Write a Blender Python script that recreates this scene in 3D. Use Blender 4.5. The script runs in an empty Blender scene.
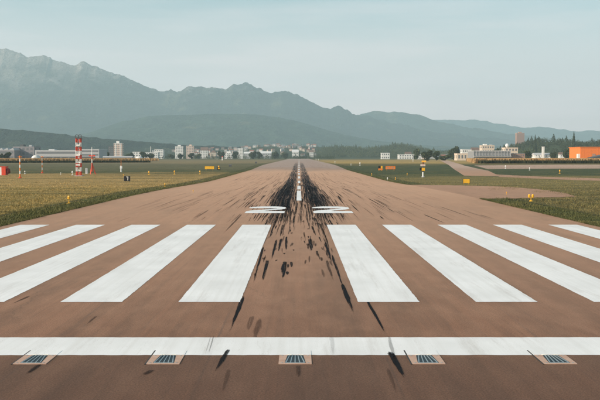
import bpy, bmesh, math, random
import numpy as np
from mathutils import Vector, Matrix

random.seed(7)
RNG = np.random.default_rng(7)
scene = bpy.context.scene
COL = scene.collection
R = math.radians

# ------------------------------------------------------------------ camera
F = 908.0            # focal length in photo pixels (600 wide)
HZ, VX = 156.5, 299.0
CAM_H = 4.25
cam_d = bpy.data.cameras.new('camera')
cam_d.sensor_width = 36.0
cam_d.lens = 36.0 * F / 600.0
cam_d.clip_start = 0.2
cam_d.clip_end = 80000
cam = bpy.data.objects.new('camera', cam_d)
COL.objects.link(cam)
PITCH = math.atan((200 - HZ) / F)
YAW = math.atan((300 - VX) / F)
cam.location = (0, 0, CAM_H)
cam.rotation_euler = (math.pi / 2 - PITCH, 0, -YAW)
scene.camera = cam
CAM_M = cam.rotation_euler.to_matrix()

# ------------------------------------------------------------------ world, sun, exposure
SUN_DIR = Vector((-0.86, -0.40, 0.0)).normalized()
SUN_EL = R(24)
world = bpy.data.worlds.new('World')
scene.world = world
world.use_nodes = True
wn = world.node_tree
wn.nodes.clear()
wo = wn.nodes.new('ShaderNodeOutputWorld')
bg = wn.nodes.new('ShaderNodeBackground')
sky = wn.nodes.new('ShaderNodeTexSky')
sky.sky_type = 'NISHITA'
sky.sun_disc = False
sky.sun_elevation = SUN_EL
sky.sun_rotation = math.atan2(SUN_DIR.x, SUN_DIR.y)
sky.altitude = 400
sky.air_density = 1.0
sky.dust_density = 2.2
sky.ozone_density = 1.4
hsv = wn.nodes.new('ShaderNodeHueSaturation')
hsv.inputs['Hue'].default_value = 0.455
hsv.inputs['Saturation'].default_value = 1.0
wn.links.new(sky.outputs['Color'], hsv.inputs['Color'])
# morning air whitens the sky towards the horizon, all the way round; a few thin veils of cirrus
tc = wn.nodes.new('ShaderNodeTexCoord')
sxyz = wn.nodes.new('ShaderNodeSeparateXYZ'); wn.links.new(tc.outputs['Generated'], sxyz.inputs[0])
mr = wn.nodes.new('ShaderNodeMapRange'); mr.interpolation_type = 'SMOOTHSTEP'
for i_, q_ in enumerate((0.03, 0.20, 1.0, 0.0)): mr.inputs[i_+1].default_value = q_
wn.links.new(sxyz.outputs[2], mr.inputs[0])
mp = wn.nodes.new('ShaderNodeMapping'); mp.inputs['Scale'].default_value = (3.0, 3.0, 26.0)
wn.links.new(tc.outputs['Generated'], mp.inputs[0])
cn = wn.nodes.new('ShaderNodeTexNoise'); cn.inputs['Scale'].default_value = 1.6; cn.inputs['Detail'].default_value = 5
wn.links.new(mp.outputs[0], cn.inputs['Vector'])
cr = wn.nodes.new('ShaderNodeMapRange')
for i_, q_ in enumerate((0.48, 0.75, 0.0, 0.22)): cr.inputs[i_+1].default_value = q_
wn.links.new(cn.outputs['Fac'], cr.inputs[0])
ad = wn.nodes.new('ShaderNodeMath'); ad.operation = 'MULTIPLY_ADD'; ad.use_clamp = True
wn.links.new(mr.outputs[0], ad.inputs[0]); ad.inputs[1].default_value = 0.90; wn.links.new(cr.outputs[0], ad.inputs[2])
mx = wn.nodes.new('ShaderNodeMix'); mx.data_type = 'RGBA'
wn.links.new(ad.outputs[0], mx.inputs[0]); wn.links.new(hsv.outputs['Color'], mx.inputs[6])
mx.inputs[7].default_value = (10.9, 8.6, 8.3, 1)
wn.links.new(mx.outputs[2], bg.inputs['Color'])
bg.inputs['Strength'].default_value = 0.094
wn.links.new(bg.outputs['Background'], wo.inputs['Surface'])

sun_d = bpy.data.lights.new('sun', 'SUN')
sun_d.energy = 4.8
sun_d.angle = R(0.6)
sun_d.color = (1.0, 0.84, 0.66)
sun = bpy.data.objects.new('sun', sun_d)
COL.objects.link(sun)
sv = Vector((SUN_DIR.x * math.cos(SUN_EL), SUN_DIR.y * math.cos(SUN_EL), math.sin(SUN_EL)))
sun.rotation_euler = sv.to_track_quat('Z', 'Y').to_euler()
sun.location = (-50, -30, 60)

vs = scene.view_settings
vs.view_transform = 'Standard'
vs.look = 'None'
vs.exposure = 0.63
vs.gamma = 1.0
vs.use_curve_mapping = False
scene.cycles.use_denoising = True
scene.cycles.volume_bounces = 1
scene.cycles.max_bounces = 6
scene.cycles.transparent_max_bounces = 12

# ------------------------------------------------------------------ geometry helpers
def sstep(a, b, x):
    t = np.clip((np.asarray(x, float) - a) / (b - a), 0, 1)
    return t * t * (3 - 2 * t)

def gz(Y):
    """ground level: a shallow sag in the runway profile"""
    return -0.8 * sstep(92, 200, Y) * (1 - sstep(320, 480, Y))

def ray(x, y):
    d = CAM_M @ Vector(((x - 300) / F, (200 - y) / F, -1.0))
    return d

def ground(x, y):
    """photo pixel -> point on the ground it falls on"""
    d = ray(x, y)
    t = CAM_H / max(-d.z, 1e-4)
    for _ in range(60):
        Yt = t * d.y
        t = t * 0.5 + 0.5 * (CAM_H - float(gz(Yt))) / max(-d.z, 1e-4)
    return Vector((t * d.x, t * d.y, float(gz(t * d.y))))

def at(x, y, Z):
    d = ray(x, y)
    k = Z / d.y
    return Vector((d.x * k, Z, CAM_H + d.z * k))

class MB:
    def __init__(s):
        s.v = []; s.f = []
    def quad(s, a, b, c, d):
        n = len(s.v); s.v += [tuple(a), tuple(b), tuple(c), tuple(d)]; s.f.append((n, n+1, n+2, n+3)); return s
    def poly(s, pts):
        n = len(s.v); s.v += [tuple(p) for p in pts]; s.f.append(tuple(range(n, n+len(pts)))); return s
    def box(s, x0, x1, y0, y1, z0, z1):
        n = len(s.v)
        s.v += [(x0,y0,z0),(x1,y0,z0),(x1,y1,z0),(x0,y1,z0),(x0,y0,z1),(x1,y0,z1),(x1,y1,z1),(x0,y1,z1)]
        for f in ((0,3,2,1),(4,5,6,7),(0,1,5,4),(1,2,6,5),(2,3,7,6),(3,0,4,7)):
            s.f.append(tuple(n+i for i in f))
        return s
    def prism(s, pts, z0, z1):
        """vertical prism over polygon pts (counter-clockwise)"""
        n = len(s.v); k = len(pts)
        s.v += [(p[0], p[1], z0) for p in pts] + [(p[0], p[1], z1) for p in pts]
        s.f.append(tuple(n+i for i in reversed(range(k))))
        s.f.append(tuple(n+k+i for i in range(k)))
        for i in range(k):
            j = (i+1) % k
            s.f.append((n+i, n+j, n+k+j, n+k+i))
        return s
    def tube(s, p0, p1, r0, r1=None, seg=8, caps=True):
        p0 = Vector(p0); p1 = Vector(p1); r1 = r0 if r1 is None else r1
        d = (p1 - p0).normalized()
        up = Vector((0,0,1)) if abs(d.z) < 0.9 else Vector((1,0,0))
        a = d.cross(up).normalized(); b = d.cross(a)
        n = len(s.v)
        for p, r in ((p0, r0), (p1, r1)):
            for i in range(seg):
                t = 2*math.pi*i/seg
                s.v.append(tuple(p + a*math.cos(t)*r + b*math.sin(t)*r))
        for i in range(seg):
            j = (i+1) % seg
            s.f.append((n+i, n+seg+i, n+seg+j, n+j))
        if caps:
            s.f.append(tuple(n+i for i in range(seg)))
            s.f.append(tuple(n+seg+i for i in reversed(range(seg))))
        return s
    def lathe(s, prof, cx=0, cy=0, seg=12):
        """prof: (radius, z) from bottom to top"""
        n = len(s.v)
        for r, z in prof:
            for i in range(seg):
                t = 2*math.pi*i/seg
                s.v.append((cx + r*math.cos(t), cy + r*math.sin(t), z))
        for k in range(len(prof)-1):
            for i in range(seg):
                j = (i+1) % seg
                s.f.append((n+k*seg+i, n+k*seg+j, n+(k+1)*seg+j, n+(k+1)*seg+i))
        s.f.append(tuple(n+i for i in reversed(range(seg))))
        s.f.append(tuple(n+(len(prof)-1)*seg+i for i in range(seg)))
        return s
    def mesh(s, name, mat, smooth=False):
        m = bpy.data.meshes.new(name)
        m.from_pydata(s.v, [], s.f)
        m.materials.append(mat)
        if smooth:
            m.polygons.foreach_set('use_smooth', [True]*len(m.polygons))
        m.update()
        return m
    def build(s, name, mat, parent=None, smooth=False):
        return link(name, s.mesh(name, mat, smooth), parent)

def link(name, mesh, parent=None, loc=None):
    o = bpy.data.objects.new(name, mesh)
    COL.objects.link(o)
    if parent is not None: o.parent = parent
    if loc is not None: o.location = loc
    return o

def np_mesh(name, verts, faces_flat, nper, mat, attrs=None, smooth=False):
    """fast mesh from numpy arrays; every face has nper corners; attrs are per-vertex floats"""
    m = bpy.data.meshes.new(name)
    nv, nf = len(verts), len(faces_flat)//nper
    m.vertices.add(nv); m.vertices.foreach_set('co', np.asarray(verts, np.float32).ravel())
    m.loops.add(nf*nper); m.loops.foreach_set('vertex_index', np.asarray(faces_flat, np.int32))
    m.polygons.add(nf)
    m.polygons.foreach_set('loop_start', np.arange(0, nf*nper, nper, dtype=np.int32))
    m.polygons.foreach_set('loop_total', np.full(nf, nper, np.int32))
    if smooth: m.polygons.foreach_set('use_smooth', np.ones(nf, bool))
    m.materials.append(mat)
    m.update(calc_edges=True)
    for k, a in (attrs or {}).items():
        at_ = m.attributes.new(k, 'FLOAT', 'POINT'); at_.data.foreach_set('value', np.asarray(a, np.float32))
    return m

def tag(o, label=None, cat=None, group=None, kind=None):
    if label: o['label'] = label
    if cat: o['category'] = cat
    if group: o['group'] = group
    if kind: o['kind'] = kind
    return o

def thing(name, label, cat, loc, rz=0, group=None):
    o = bpy.data.objects.new(name, None)
    o.empty_display_size = 0.5
    COL.objects.link(o)
    o.location = loc; o.rotation_euler = (0, 0, rz)
    return tag(o, label, cat, group)

# ------------------------------------------------------------------ materials
class NT:
    def __init__(s, name):
        s.m = bpy.data.materials.new(name); s.m.use_nodes = True
        s.t = s.m.node_tree; s.t.nodes.clear()
        s.out = s.n('ShaderNodeOutputMaterial')
    def n(s, t, **kw):
        nd = s.t.nodes.new(t)
        for k, v in kw.items(): setattr(nd, k, v)
        return nd
    def l(s, a, b): s.t.links.new(a, b)
    def set(s, sock, v):
        if hasattr(v, 'links') or isinstance(v, bpy.types.NodeSocket): s.l(v, sock)
        else: sock.default_value = v
    def math(s, op, a, b=None, c=None, clamp=False):
        nd = s.n('ShaderNodeMath', operation=op); nd.use_clamp = clamp
        s.set(nd.inputs[0], a)
        if b is not None: s.set(nd.inputs[1], b)
        if c is not None: s.set(nd.inputs[2], c)
        return nd.outputs[0]
    def mix(s, fac, a, b, blend='MIX'):
        nd = s.n('ShaderNodeMix', data_type='RGBA', blend_type=blend)
        s.set(nd.inputs[0], fac)
        s.set(nd.inputs[6], a if not isinstance(a, tuple) else (*a[:3], 1))
        s.set(nd.inputs[7], b if not isinstance(b, tuple) else (*b[:3], 1))
        return nd.outputs[2]
    def pos(s):
        return s.n('ShaderNodeNewGeometry').outputs['Position']
    def obj(s):
        return s.n('ShaderNodeTexCoord').outputs['Object']
    def xyz(s, v):
        nd = s.n('ShaderNodeSeparateXYZ'); s.l(v, nd.inputs[0]); return nd.outputs
    def scale(s, v, sx, sy, sz, off=(0,0,0)):
        nd = s.n('ShaderNodeMapping'); s.l(v, nd.inputs[0])
        nd.inputs['Scale'].default_value = (sx, sy, sz); nd.inputs['Location'].default_value = off
        return nd.outputs[0]
    def noise(s, v, sc=1, det=3, rough=0.5, col=False):
        nd = s.n('ShaderNodeTexNoise'); s.l(v, nd.inputs['Vector'])
        nd.inputs['Scale'].default_value = sc; nd.inputs['Detail'].default_value = det
        nd.inputs['Roughness'].default_value = rough
        return nd.outputs['Color' if col else 'Fac']
    def ramp(s, fac, stops, interp='LINEAR'):
        nd = s.n('ShaderNodeValToRGB'); s.set(nd.inputs[0], fac)
        nd.color_ramp.interpolation = interp
        e = nd.color_ramp.elements
        while len(e) < len(stops): e.new(0.5)
        for el, (p, c) in zip(e, stops):
            el.position = p
            el.color = (c, c, c, 1) if isinstance(c, (int, float)) else (*c, 1)
        return nd.outputs[0]
    def mapr(s, v, a, b, c, d, smooth=False):
        nd = s.n('ShaderNodeMapRange'); nd.clamp = True
        if smooth: nd.interpolation_type = 'SMOOTHSTEP'
        s.set(nd.inputs[0], v)
        for i, q in enumerate((a, b, c, d)): s.set(nd.inputs[i+1], q)
        return nd.outputs[0]
    def bump(s, h, strength=0.3, dist=0.01):
        nd = s.n('ShaderNodeBump'); s.l(h, nd.inputs['Height'])
        nd.inputs['Strength'].default_value = strength; nd.inputs['Distance'].default_value = dist
        return nd.outputs[0]
    def bsdf(s, color, rough=0.8, spec=0.3, metal=0.0, normal=None, alpha=None, sheen=None):
        nd = s.n('ShaderNodeBsdfPrincipled')
        s.set(nd.inputs['Base Color'], color if not isinstance(color, tuple) else (*color[:3], 1))
        s.set(nd.inputs['Roughness'], rough)
        nd.inputs['Specular IOR Level'].default_value = spec
        nd.inputs['Metallic'].default_value = metal
        if normal is not None: s.l(normal, nd.inputs['Normal'])
        if alpha is not None: s.set(nd.inputs['Alpha'], alpha)
        if sheen is not None:
            s.set(nd.inputs['Sheen Weight'], sheen[0]); nd.inputs['Sheen Roughness'].default_value = sheen[1]; nd.inputs['Sheen Tint'].default_value = (*sheen[2], 1)
        s.l(nd.outputs[0], s.out.inputs['Surface'])
        return s.m

def paint_mat(name, c, rough=0.55, var=0.18, sc=2.0, spec=0.35, metal=0.0):
    """painted / plain surface with mild weathering"""
    t = NT(name)
    p = t.obj()
    a = t.noise(t.scale(p, sc, sc, sc*0.5), 1, 4, 0.6)
    f = t.mapr(a, 0.3, 0.75, 1-var, 1+var*0.5)
    col = t.mix(1.0, c, t.n('ShaderNodeCombineColor').outputs[0], 'MULTIPLY') if False else None
    vm = t.n('ShaderNodeVectorMath', operation='SCALE')
    vm.inputs[0].default_value = c; t.l(f, vm.inputs['Scale'])
    return t.bsdf(vm.outputs[0], rough, spec, metal)

M = {}
for nm, c, ro in [('white_paint', (.72,.72,.70), .5), ('cream', (.62,.52,.42), .7), ('pinkish', (.60,.47,.40), .7),
                  ('pale_grey', (.42,.43,.44), .7), ('mid_grey', (.24,.25,.26), .7), ('dark_grey', (.085,.09,.095), .6),
                  ('mauve_grey', (.25,.235,.25), .7), ('brick', (.36,.22,.17), .8), ('red_roof', (.24,.10,.07), .8),
                  ('brown_roof', (.16,.11,.09), .8), ('orange_clad', (.75,.20,.035), .5), ('red_paint', (.62,.06,.025), .5),
                  ('orange_paint', (.70,.20,.03), .5), ('yellow_paint', (.80,.43,.03), .45), ('black_paint', (.012,.012,.014), .5),
                  ('town_white', (.50,.49,.47), .8), ('town_cream', (.44,.38,.31), .8), ('town_pink', (.43,.35,.31), .8), ('town_grey', (.30,.31,.31), .8),
                  ('maroon', (.16,.03,.025), .6), ('white_roof', (.62,.63,.64), .5)]:
    M[nm] = paint_mat(nm, c, ro)
M['steel'] = paint_mat('steel', (.40,.45,.47), .42, .25, 20, .5, 0.7)
M['tray_steel'] = paint_mat('tray_steel', (.010,.015,.020), .5, .3, 20, .4)

t = NT('window_glass')
M['glass'] = t.bsdf((.14,.155,.165), .15, .6)
t = NT('amber_lens')
M['amber_lens'] = t.bsdf((.85,.42,.04), .15, .6)
t = NT('clear_lens')
M['clear_lens'] = t.bsdf((.85,.84,.78), .15, .6)

# asphalt ------------------------------------------------------------
def asphalt(name, tint=1.0, rubber=True, grey=0.0):
    t = NT(name)
    p = t.pos(); X, Y, Z = t.xyz(p)[:3]
    grain = t.noise(t.scale(p, 26, 26, 1), 1, 3, 0.75)
    mott = t.noise(t.scale(p, 1.3, 0.5, 1), 1, 4, 0.6)
    big = t.noise(t.scale(p, 0.10, 0.035, 1, (3, 9, 0)), 1, 3, 0.55)
    streak = t.noise(t.scale(p, 1.7, 0.022, 1, (1, 4, 0)), 1, 4, 0.65)
    fine = t.noise(t.scale(p, 9.0, 0.12, 1, (7, 2, 0)), 1, 3, 0.6)
    base = t.mix(t.mapr(big, 0.30, 0.70, 0, 1), (.168*tint, .079*tint, .046*tint), (.262*tint, .132*tint, .080*tint))
    base = t.mix(t.mapr(streak, 0.40, 0.62, 0, 0.72), base, (.130*tint, .066*tint, .040*tint))
    base = t.mix(t.mapr(fine, 0.50, 0.72, 0, 0.45), base, (.105*tint, .060*tint, .042*tint))
    base = t.mix(t.mapr(mott, 0.42, 0.70, 0, 0.38), base, (.33*tint, .185*tint, .118*tint))
    # the runway is greyer asphalt farther out, past a soft dark cross band
    wob = t.math('ADD', Y, t.math('MULTIPLY', t.noise(t.scale(p, 0.09, 0.03, 1), 1, 3), 90))
    g = t.mapr(wob, 345, 440, grey, max(grey, 0.90))
    base = t.mix(g, base, (.255*tint, .222*tint, .210*tint))
    j = t.math('MULTIPLY', t.mapr(wob, 318, 385, 0, 1), t.mapr(wob, 395, 450, 1, 0))
    base = t.mix(t.math('MULTIPLY', j, 0.55), base, (.07, .065, .06))
    # paving lanes: longitudinal joints every 3.75 m, each lane a shade of its own
    lx = t.math('DIVIDE', t.math('ADD', X, 1.9), 3.75)
    cell = t.math('FLOOR', lx)
    wn_ = t.n('ShaderNodeTexWhiteNoise', noise_dimensions='1D'); t.l(cell, wn_.inputs['W'])
    base = t.mix(t.math('MULTIPLY', wn_.outputs[0], 0.16), base, (.15, .09, .07))
    fr = t.math('ABSOLUTE', t.math('SUBTRACT', t.math('FRACT', lx), 0.5))
    edge = t.mapr(t.math('SUBTRACT', 0.5, fr), 0.004, 0.010, 1, 0)
    brk = t.mapr(t.noise(t.scale(p, 0.5, 0.12, 1), 1, 3), 0.42, 0.6, 0, 1)
    base = t.mix(t.math('MULTIPLY', t.math('MULTIPLY', edge, brk), 0.62), base, (.075, .055, .047))
    # small dark tar spots and repair blotches
    sp = t.mapr(t.noise(t.scale(p, 0.9, 0.35, 1, (20, 5, 0)), 1, 5, 0.7), 0.66, 0.74, 0, 0.5)
    base = t.mix(sp, base, (.10, .07, .06))
    stain = t.noise(t.scale(p, 0.55, 0.09, 1, (40, 17, 0)), 1, 5, 0.7)
    base = t.mix(t.mapr(stain, 0.50, 0.68, 0, 0.50), base, (.075*tint, .042*tint, .030*tint))
    crk = t.n('ShaderNodeTexVoronoi', feature='DISTANCE_TO_EDGE'); crk.inputs['Scale'].default_value = 1.0
    wv = t.n('ShaderNodeVectorMath', operation='ADD'); t.l(t.scale(p, 0.22, 0.11, 0), wv.inputs[0])
    wm_ = t.n('ShaderNodeVectorMath', operation='SCALE'); t.l(t.noise(t.scale(p, 1.2, 1.2, 1), 1, 4, 0.6, True), wm_.inputs[0]); wm_.inputs['Scale'].default_value = 0.22
    t.l(wm_.outputs[0], wv.inputs[1]); t.l(wv.outputs[0], crk.inputs['Vector'])
    ck = t.math('MULTIPLY', t.mapr(crk.outputs['Distance'], 0.002, 0.006, 1, 0), t.mapr(big, 0.45, 0.6, 0, 0.5))
    base = t.mix(ck, base, (.05, .032, .025))
    old = t.mapr(t.math('ADD', Y, t.math('MULTIPLY', t.noise(t.scale(p, 0.25, 0.25, 1, (2, 2, 0)), 1, 3), 1.2)), 19.6, 20.2, 1, 0)
    base = t.mix(t.math('MULTIPLY', old, 0.55 if rubber else 0.0), base, (.052, .030, .022))
    gsp = t.mapr(grain, 0.28, 0.76, 0.45, 1.55)
    vm = t.n('ShaderNodeVectorMath', operation='SCALE'); t.l(base, vm.inputs[0]); t.l(gsp, vm.inputs['Scale'])
    col = vm.outputs[0]
    if rubber:
        ax = t.math('ABSOLUTE', X)
        # two wheel tracks either side of the centre line, laid down past the numbers
        ctr = t.math('ABSOLUTE', t.math('SUBTRACT', ax, 1.6))
        across = t.mapr(ctr, 0.6, 1.95, 1, 0, True)
        wide = t.mapr(ax, 2.0, 9.0, 1, 0, True)
        along = t.math('MULTIPLY', t.mapr(Y, 48, 84, 0, 1, True), t.mapr(Y, 420, 900, 1, 0.35, True))
        s1 = t.noise(t.scale(p, 6.5, 0.030, 1, (11, 3, 0)), 1, 5, 0.75)
        s2 = t.noise(t.scale(p, 3.6, 0.03, 1, (31, 13, 0)), 1, 3, 0.65)
        thr = t.math('SUBTRACT', 0.80, t.math('MULTIPLY', t.math('MULTIPLY', across, along), 0.415))
        m1 = t.mapr(t.math('SUBTRACT', s1, thr), 0.0, 0.12, 0, 0.95)
        thr2 = t.math('SUBTRACT', 0.80, t.math('MULTIPLY', t.math('MULTIPLY', wide, along), 0.16))
        m2 = t.mapr(t.math('SUBTRACT', s2, thr2), 0.0, 0.05, 0, 0.75)
        rub = t.math('MAXIMUM', m1, m2)
        col = t.mix(rub, col, (.012, .012, .014))
    h = t.math('ADD', t.math('MULTIPLY', grain, 1.0), t.math('MULTIPLY', mott, 0.6))
    return t.bsdf(col, 0.78, 0.18, 0, t.bump(h, 0.35, 0.012), None, (t.math('MULTIPLY', t.math('SUBTRACT', 1.0, t.math('MAXIMUM', rub, t.math('MULTIPLY', g, 0.75))), 0.80) if rubber else 0.5, 0.165, (1.0, .66, .44)))

M['runway'] = asphalt('runway_asphalt')
M['taxiway'] = asphalt('taxiway_asphalt', 1.05, False, 0.0)
M['taxi_grey'] = asphalt('taxiway_grey_asphalt', 0.85, False, 0.75)

# white runway paint --------------------------------------------------
t = NT('runway_white_paint')
p = t.pos(); X, Y, Z = t.xyz(p)[:3]
gr = t.noise(t.scale(p, 30, 30, 1), 1, 3, 0.7)
wear = t.noise(t.scale(p, 2.2, 0.16, 1), 1, 5, 0.7)
lane = t.noise(t.scale(p, 5.0, 0.03, 1, (4, 1, 0)), 1, 3, 0.6)
patch = t.noise(t.scale(p, 0.5, 0.35, 1, (9, 2, 0)), 1, 4, 0.55)
col = t.mix(t.mapr(patch, 0.35, 0.7, 0, 1), (.79, .795, .80), (.68, .685, .685))
col = t.mix(t.mapr(lane, 0.45, 0.75, 0, 0.4), col, (.60, .59, .57))
col = t.mix(t.mapr(wear, 0.55, 0.80, 0, 0.55), col, (.42, .39, .36))
chip = t.math('MULTIPLY', t.mapr(gr, 0.60, 0.68, 0, 1), t.mapr(wear, 0.42, 0.62, 0.10, 0.8))
col = t.mix(chip, col, (.24, .165, .13))
M['rw_paint'] = t.bsdf(col, 0.6, 0.35, 0, t.bump(gr, 0.25, 0.008))

# rubber (alpha from the strip's own soft-edge attribute) --------------
t = NT('tyre_rubber')
p = t.pos()
aN = t.n('ShaderNodeAttribute', attribute_name='soft').outputs['Fac']
sN = t.n('ShaderNodeAttribute', attribute_name='strength').outputs['Fac']
n1 = t.noise(t.scale(p, 16, 0.45, 1), 1, 4, 0.75)
n2 = t.noise(t.scale(p, 30, 30, 1), 1, 2, 0.7)
a = t.math('ADD', aN, t.math('MULTIPLY', t.math('SUBTRACT', n1, 0.5), 2.4))
a = t.math('ADD', a, t.math('MULTIPLY', t.math('SUBTRACT', n2, 0.5), 0.8))
al = t.math('MULTIPLY', t.mapr(a, 0.22, 0.70, 0, 1, True), sN)
M['rubber'] = t.bsdf((.011, .011, .013), 0.85, 0.06, 0, None, al)

# saw-cut / sealant line
M['sealant'] = paint_mat('sealant', (.035,.03,.028), .6)

# concrete patch round the inset lights
t = NT('patch_concrete')
p = t.pos()
gr = t.noise(t.scale(p, 40, 40, 1), 1, 3, 0.7)
bl = t.noise(t.scale(p, 4, 4, 1), 1, 3, 0.6)
col = t.mix(t.mapr(bl, .3, .7, 0, 1), (.42,.27,.205), (.50,.355,.28))
col = t.mix(t.mapr(gr, .5, .8, 0, .5), col, (.24,.16,.13))
M['patch'] = t.bsdf(col, .85, .2, 0, t.bump(gr, .3, .008))

# grass ---------------------------------------------------------------
def grass_color(t, fine_sc, blades=False):
    p = t.pos(); X, Y, Z = t.xyz(p)[:3]
    w = t.noise(t.scale(p, 0.020, 0.035, 0), 1, 4, 0.6)
    Yw = t.math('MULTIPLY', Y, t.mapr(w, 0.25, 0.75, 0.86, 1.16))
    lt = t.math('DIVIDE', t.math('LOGARITHM', t.math('DIVIDE', t.math('MAXIMUM', Yw, 50.0), 50.0), math.e), 3.69)
    def tt(y): return math.log(max(y, 50)/50)/3.69
    left = t.ramp(lt, [(tt(50), (.25,.185,.062)), (tt(120), (.31,.222,.078)), (tt(150), (.41,.28,.108)), (tt(265), (.38,.26,.105)),
                       (tt(300), (.075,.085,.040)), (tt(350), (.11,.11,.062)), (tt(520), (.15,.14,.09)),
                       (tt(620), (.26,.205,.12)), (tt(1000), (.25,.20,.12)), (tt(1500), (.09,.10,.055))])
    right = t.ramp(lt, [(tt(50), (.135,.112,.046)), (tt(100), (.15,.124,.05)), (tt(160), (.21,.172,.072)), (tt(225), (.195,.16,.068)),
                        (tt(260), (.058,.075,.038)), (tt(430), (.06,.078,.042)), (tt(530), (.20,.155,.065)),
                        (tt(620), (.46,.32,.12)), (tt(1100), (.38,.27,.115)), (tt(1500), (.08,.09,.05))])
    col = t.mix(t.mapr(X, -2, 2, 0, 1), left, right)
    # greener strip along the pavement
    ax = t.math('ABSOLUTE', X)
    nz = t.noise(t.scale(p, 0.3, 0.12, 0), 1, 3, 0.6)
    st = t.mapr(t.math('ADD', ax, t.math('MULTIPLY', nz, 1.6)), 21.6, 23.6, 0.85, 0)
    col = t.mix(t.math('MULTIPLY', st, t.mapr(Y, 250, 700, 1, 0.2)), col, (.060,.072,.026))
    # tufts and drier patches
    d1 = t.noise(t.scale(p, 0.35, 0.22, 0, (5, 5, 0)), 1, 5, 0.65)
    col = t.mix(t.mapr(d1, 0.45, 0.72, 0, 0.55), col, (.075,.085,.030))
    d2 = t.noise(t.scale(p, 0.13, 0.10, 0, (15, 8, 0)), 1, 4, 0.6)
    col = t.mix(t.mapr(d2, 0.52, 0.75, 0, 0.5), col, (.27,.205,.09))
    # mown bands and wheel tracks running across the meadow
    d3 = t.noise(t.scale(p, 0.012, 0.13, 0, (2, 31, 0)), 1, 5, 0.62)
    col = t.mix(t.mapr(d3, 0.50, 0.64, 0, 0.60), col, (.085,.080,.034))
    d4 = t.noise(t.scale(p, 0.9, 0.5, 0, (8, 3, 0)), 1, 4, 0.7)
    col = t.mix(t.mapr(d4, 0.56, 0.70, 0, 0.28), col, (.055,.055,.024))
    trk = t.mapr(t.math('ABSOLUTE', t.math('SUBTRACT', t.math('ADD', ax, t.math('MULTIPLY', nz, .4)), 21.8)), .12, .34, .75, 0)
    col = t.mix(trk, col, (.038,.042,.020))
    return col, p, X, Y

t = NT('ground_grass')
col, p, X, Y = grass_color(t, 1)
f1 = t.noise(t.scale(p, 6, 6, 1), 1, 4, 0.7)
vm = t.n('ShaderNodeVectorMath', operation='SCALE'); t.l(col, vm.inputs[0]); t.l(t.mapr(f1, .3, .75, .55, 1.35), vm.inputs['Scale'])
M['ground'] = t.bsdf(vm.outputs[0], .95, .1, 0, t.bump(f1, .6, .08))
t = NT('grass_blades')
col, p, X, Y = grass_color(t, 1)
rn = t.n('ShaderNodeAttribute', attribute_name='tint').outputs['Fac']
vm = t.n('ShaderNodeVectorMath', operation='SCALE'); t.l(col, vm.inputs[0]); t.l(t.mapr(rn, 0, 1, .65, 1.55), vm.inputs['Scale'])
M['blades'] = t.bsdf(vm.outputs[0], .8, .15)

# foliage -------------------------------------------------------------
def foliage(name, a, b):
    t = NT(name)
    rn = t.n('ShaderNodeAttribute', attribute_name='tint').outputs['Fac']
    return t.bsdf(t.mix(rn, a, b), .85, .12)
M['leaf_dark'] = foliage('leaf_dark', (.022,.034,.016), (.070,.085,.034))
M['leaf_mid'] = foliage('leaf_mid', (.030,.045,.018), (.10,.115,.045))
M['maize'] = foliage('maize_tassels', (.31,.20,.095), (.40,.26,.12))
M['crop_shade'] = foliage('crop_shade_leaf', (.022,.028,.014), (.06,.062,.028))  # dark leaf colour carries the shade of the crop fronts
t = NT('bark'); M['bark'] = t.bsdf((.07,.052,.04), .9, .1)

# mountain -------------------------------------------------------------
def mountain(name, forest, rock, z0, z1, amt=1.0):
    t = NT(name)
    p = t.pos(); X, Y, Z = t.xyz(p)[:3]
    n = t.noise(t.scale(p, .0022, .0022, .005), 1, 7, .65)
    n2 = t.noise(t.scale(p, .009, .005, .015), 1, 6, .72)
    hz = t.math('ADD', Z, t.math('MULTIPLY', t.math('SUBTRACT', n, .5), 900))
    nz = t.xyz(t.n('ShaderNodeNewGeometry').outputs['True Normal'])[2]
    steep = t.mapr(nz, .80, .62, 0, 1)
    k = t.math('MULTIPLY', t.mapr(hz, z0, z1, 0, 1, True), t.math('MAXIMUM', t.mapr(n2, .515, .56, 0, 1), t.math('MULTIPLY', steep, .8)))
    fc = t.mix(t.mapr(n2, .38, .64, 0, 1), tuple(c*.6 for c in forest), tuple(c*2.3 for c in forest))
    meadow = t.mapr(t.noise(t.scale(p, .0035, .0035, .003, (4, 4, 0)), 1, 5, .6), .60, .66, 0, .6)
    fc = t.mix(meadow, fc, (.13,.135,.07))
    return t.bsdf(t.mix(t.math('MULTIPLY', k, amt), fc, rock), .95, .05, 0, t.bump(t.math('ADD', n2, t.math('MULTIPLY', n, 2.0)), 1.0, 110.0))
M['mountain'] = mountain('mountain_rock', (.011,.017,.013), (.44,.40,.375), 570, 1100)
M['ridge_mat'] = mountain('ridge_forest', (.034,.052,.034), (.2,.19,.17), 3000, 4000)
M['near_forest'] = mountain('near_forest', (.012,.020,.013), (.2,.19,.17), 3000, 4000)
M['foothill'] = mountain('foothill_forest', (.020,.034,.020), (.2,.19,.17), 3000, 4000)
M['hill_ground'] = paint_mat('hill_ground', (.045,.06,.030), .95, .4, .02, .05)

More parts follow.
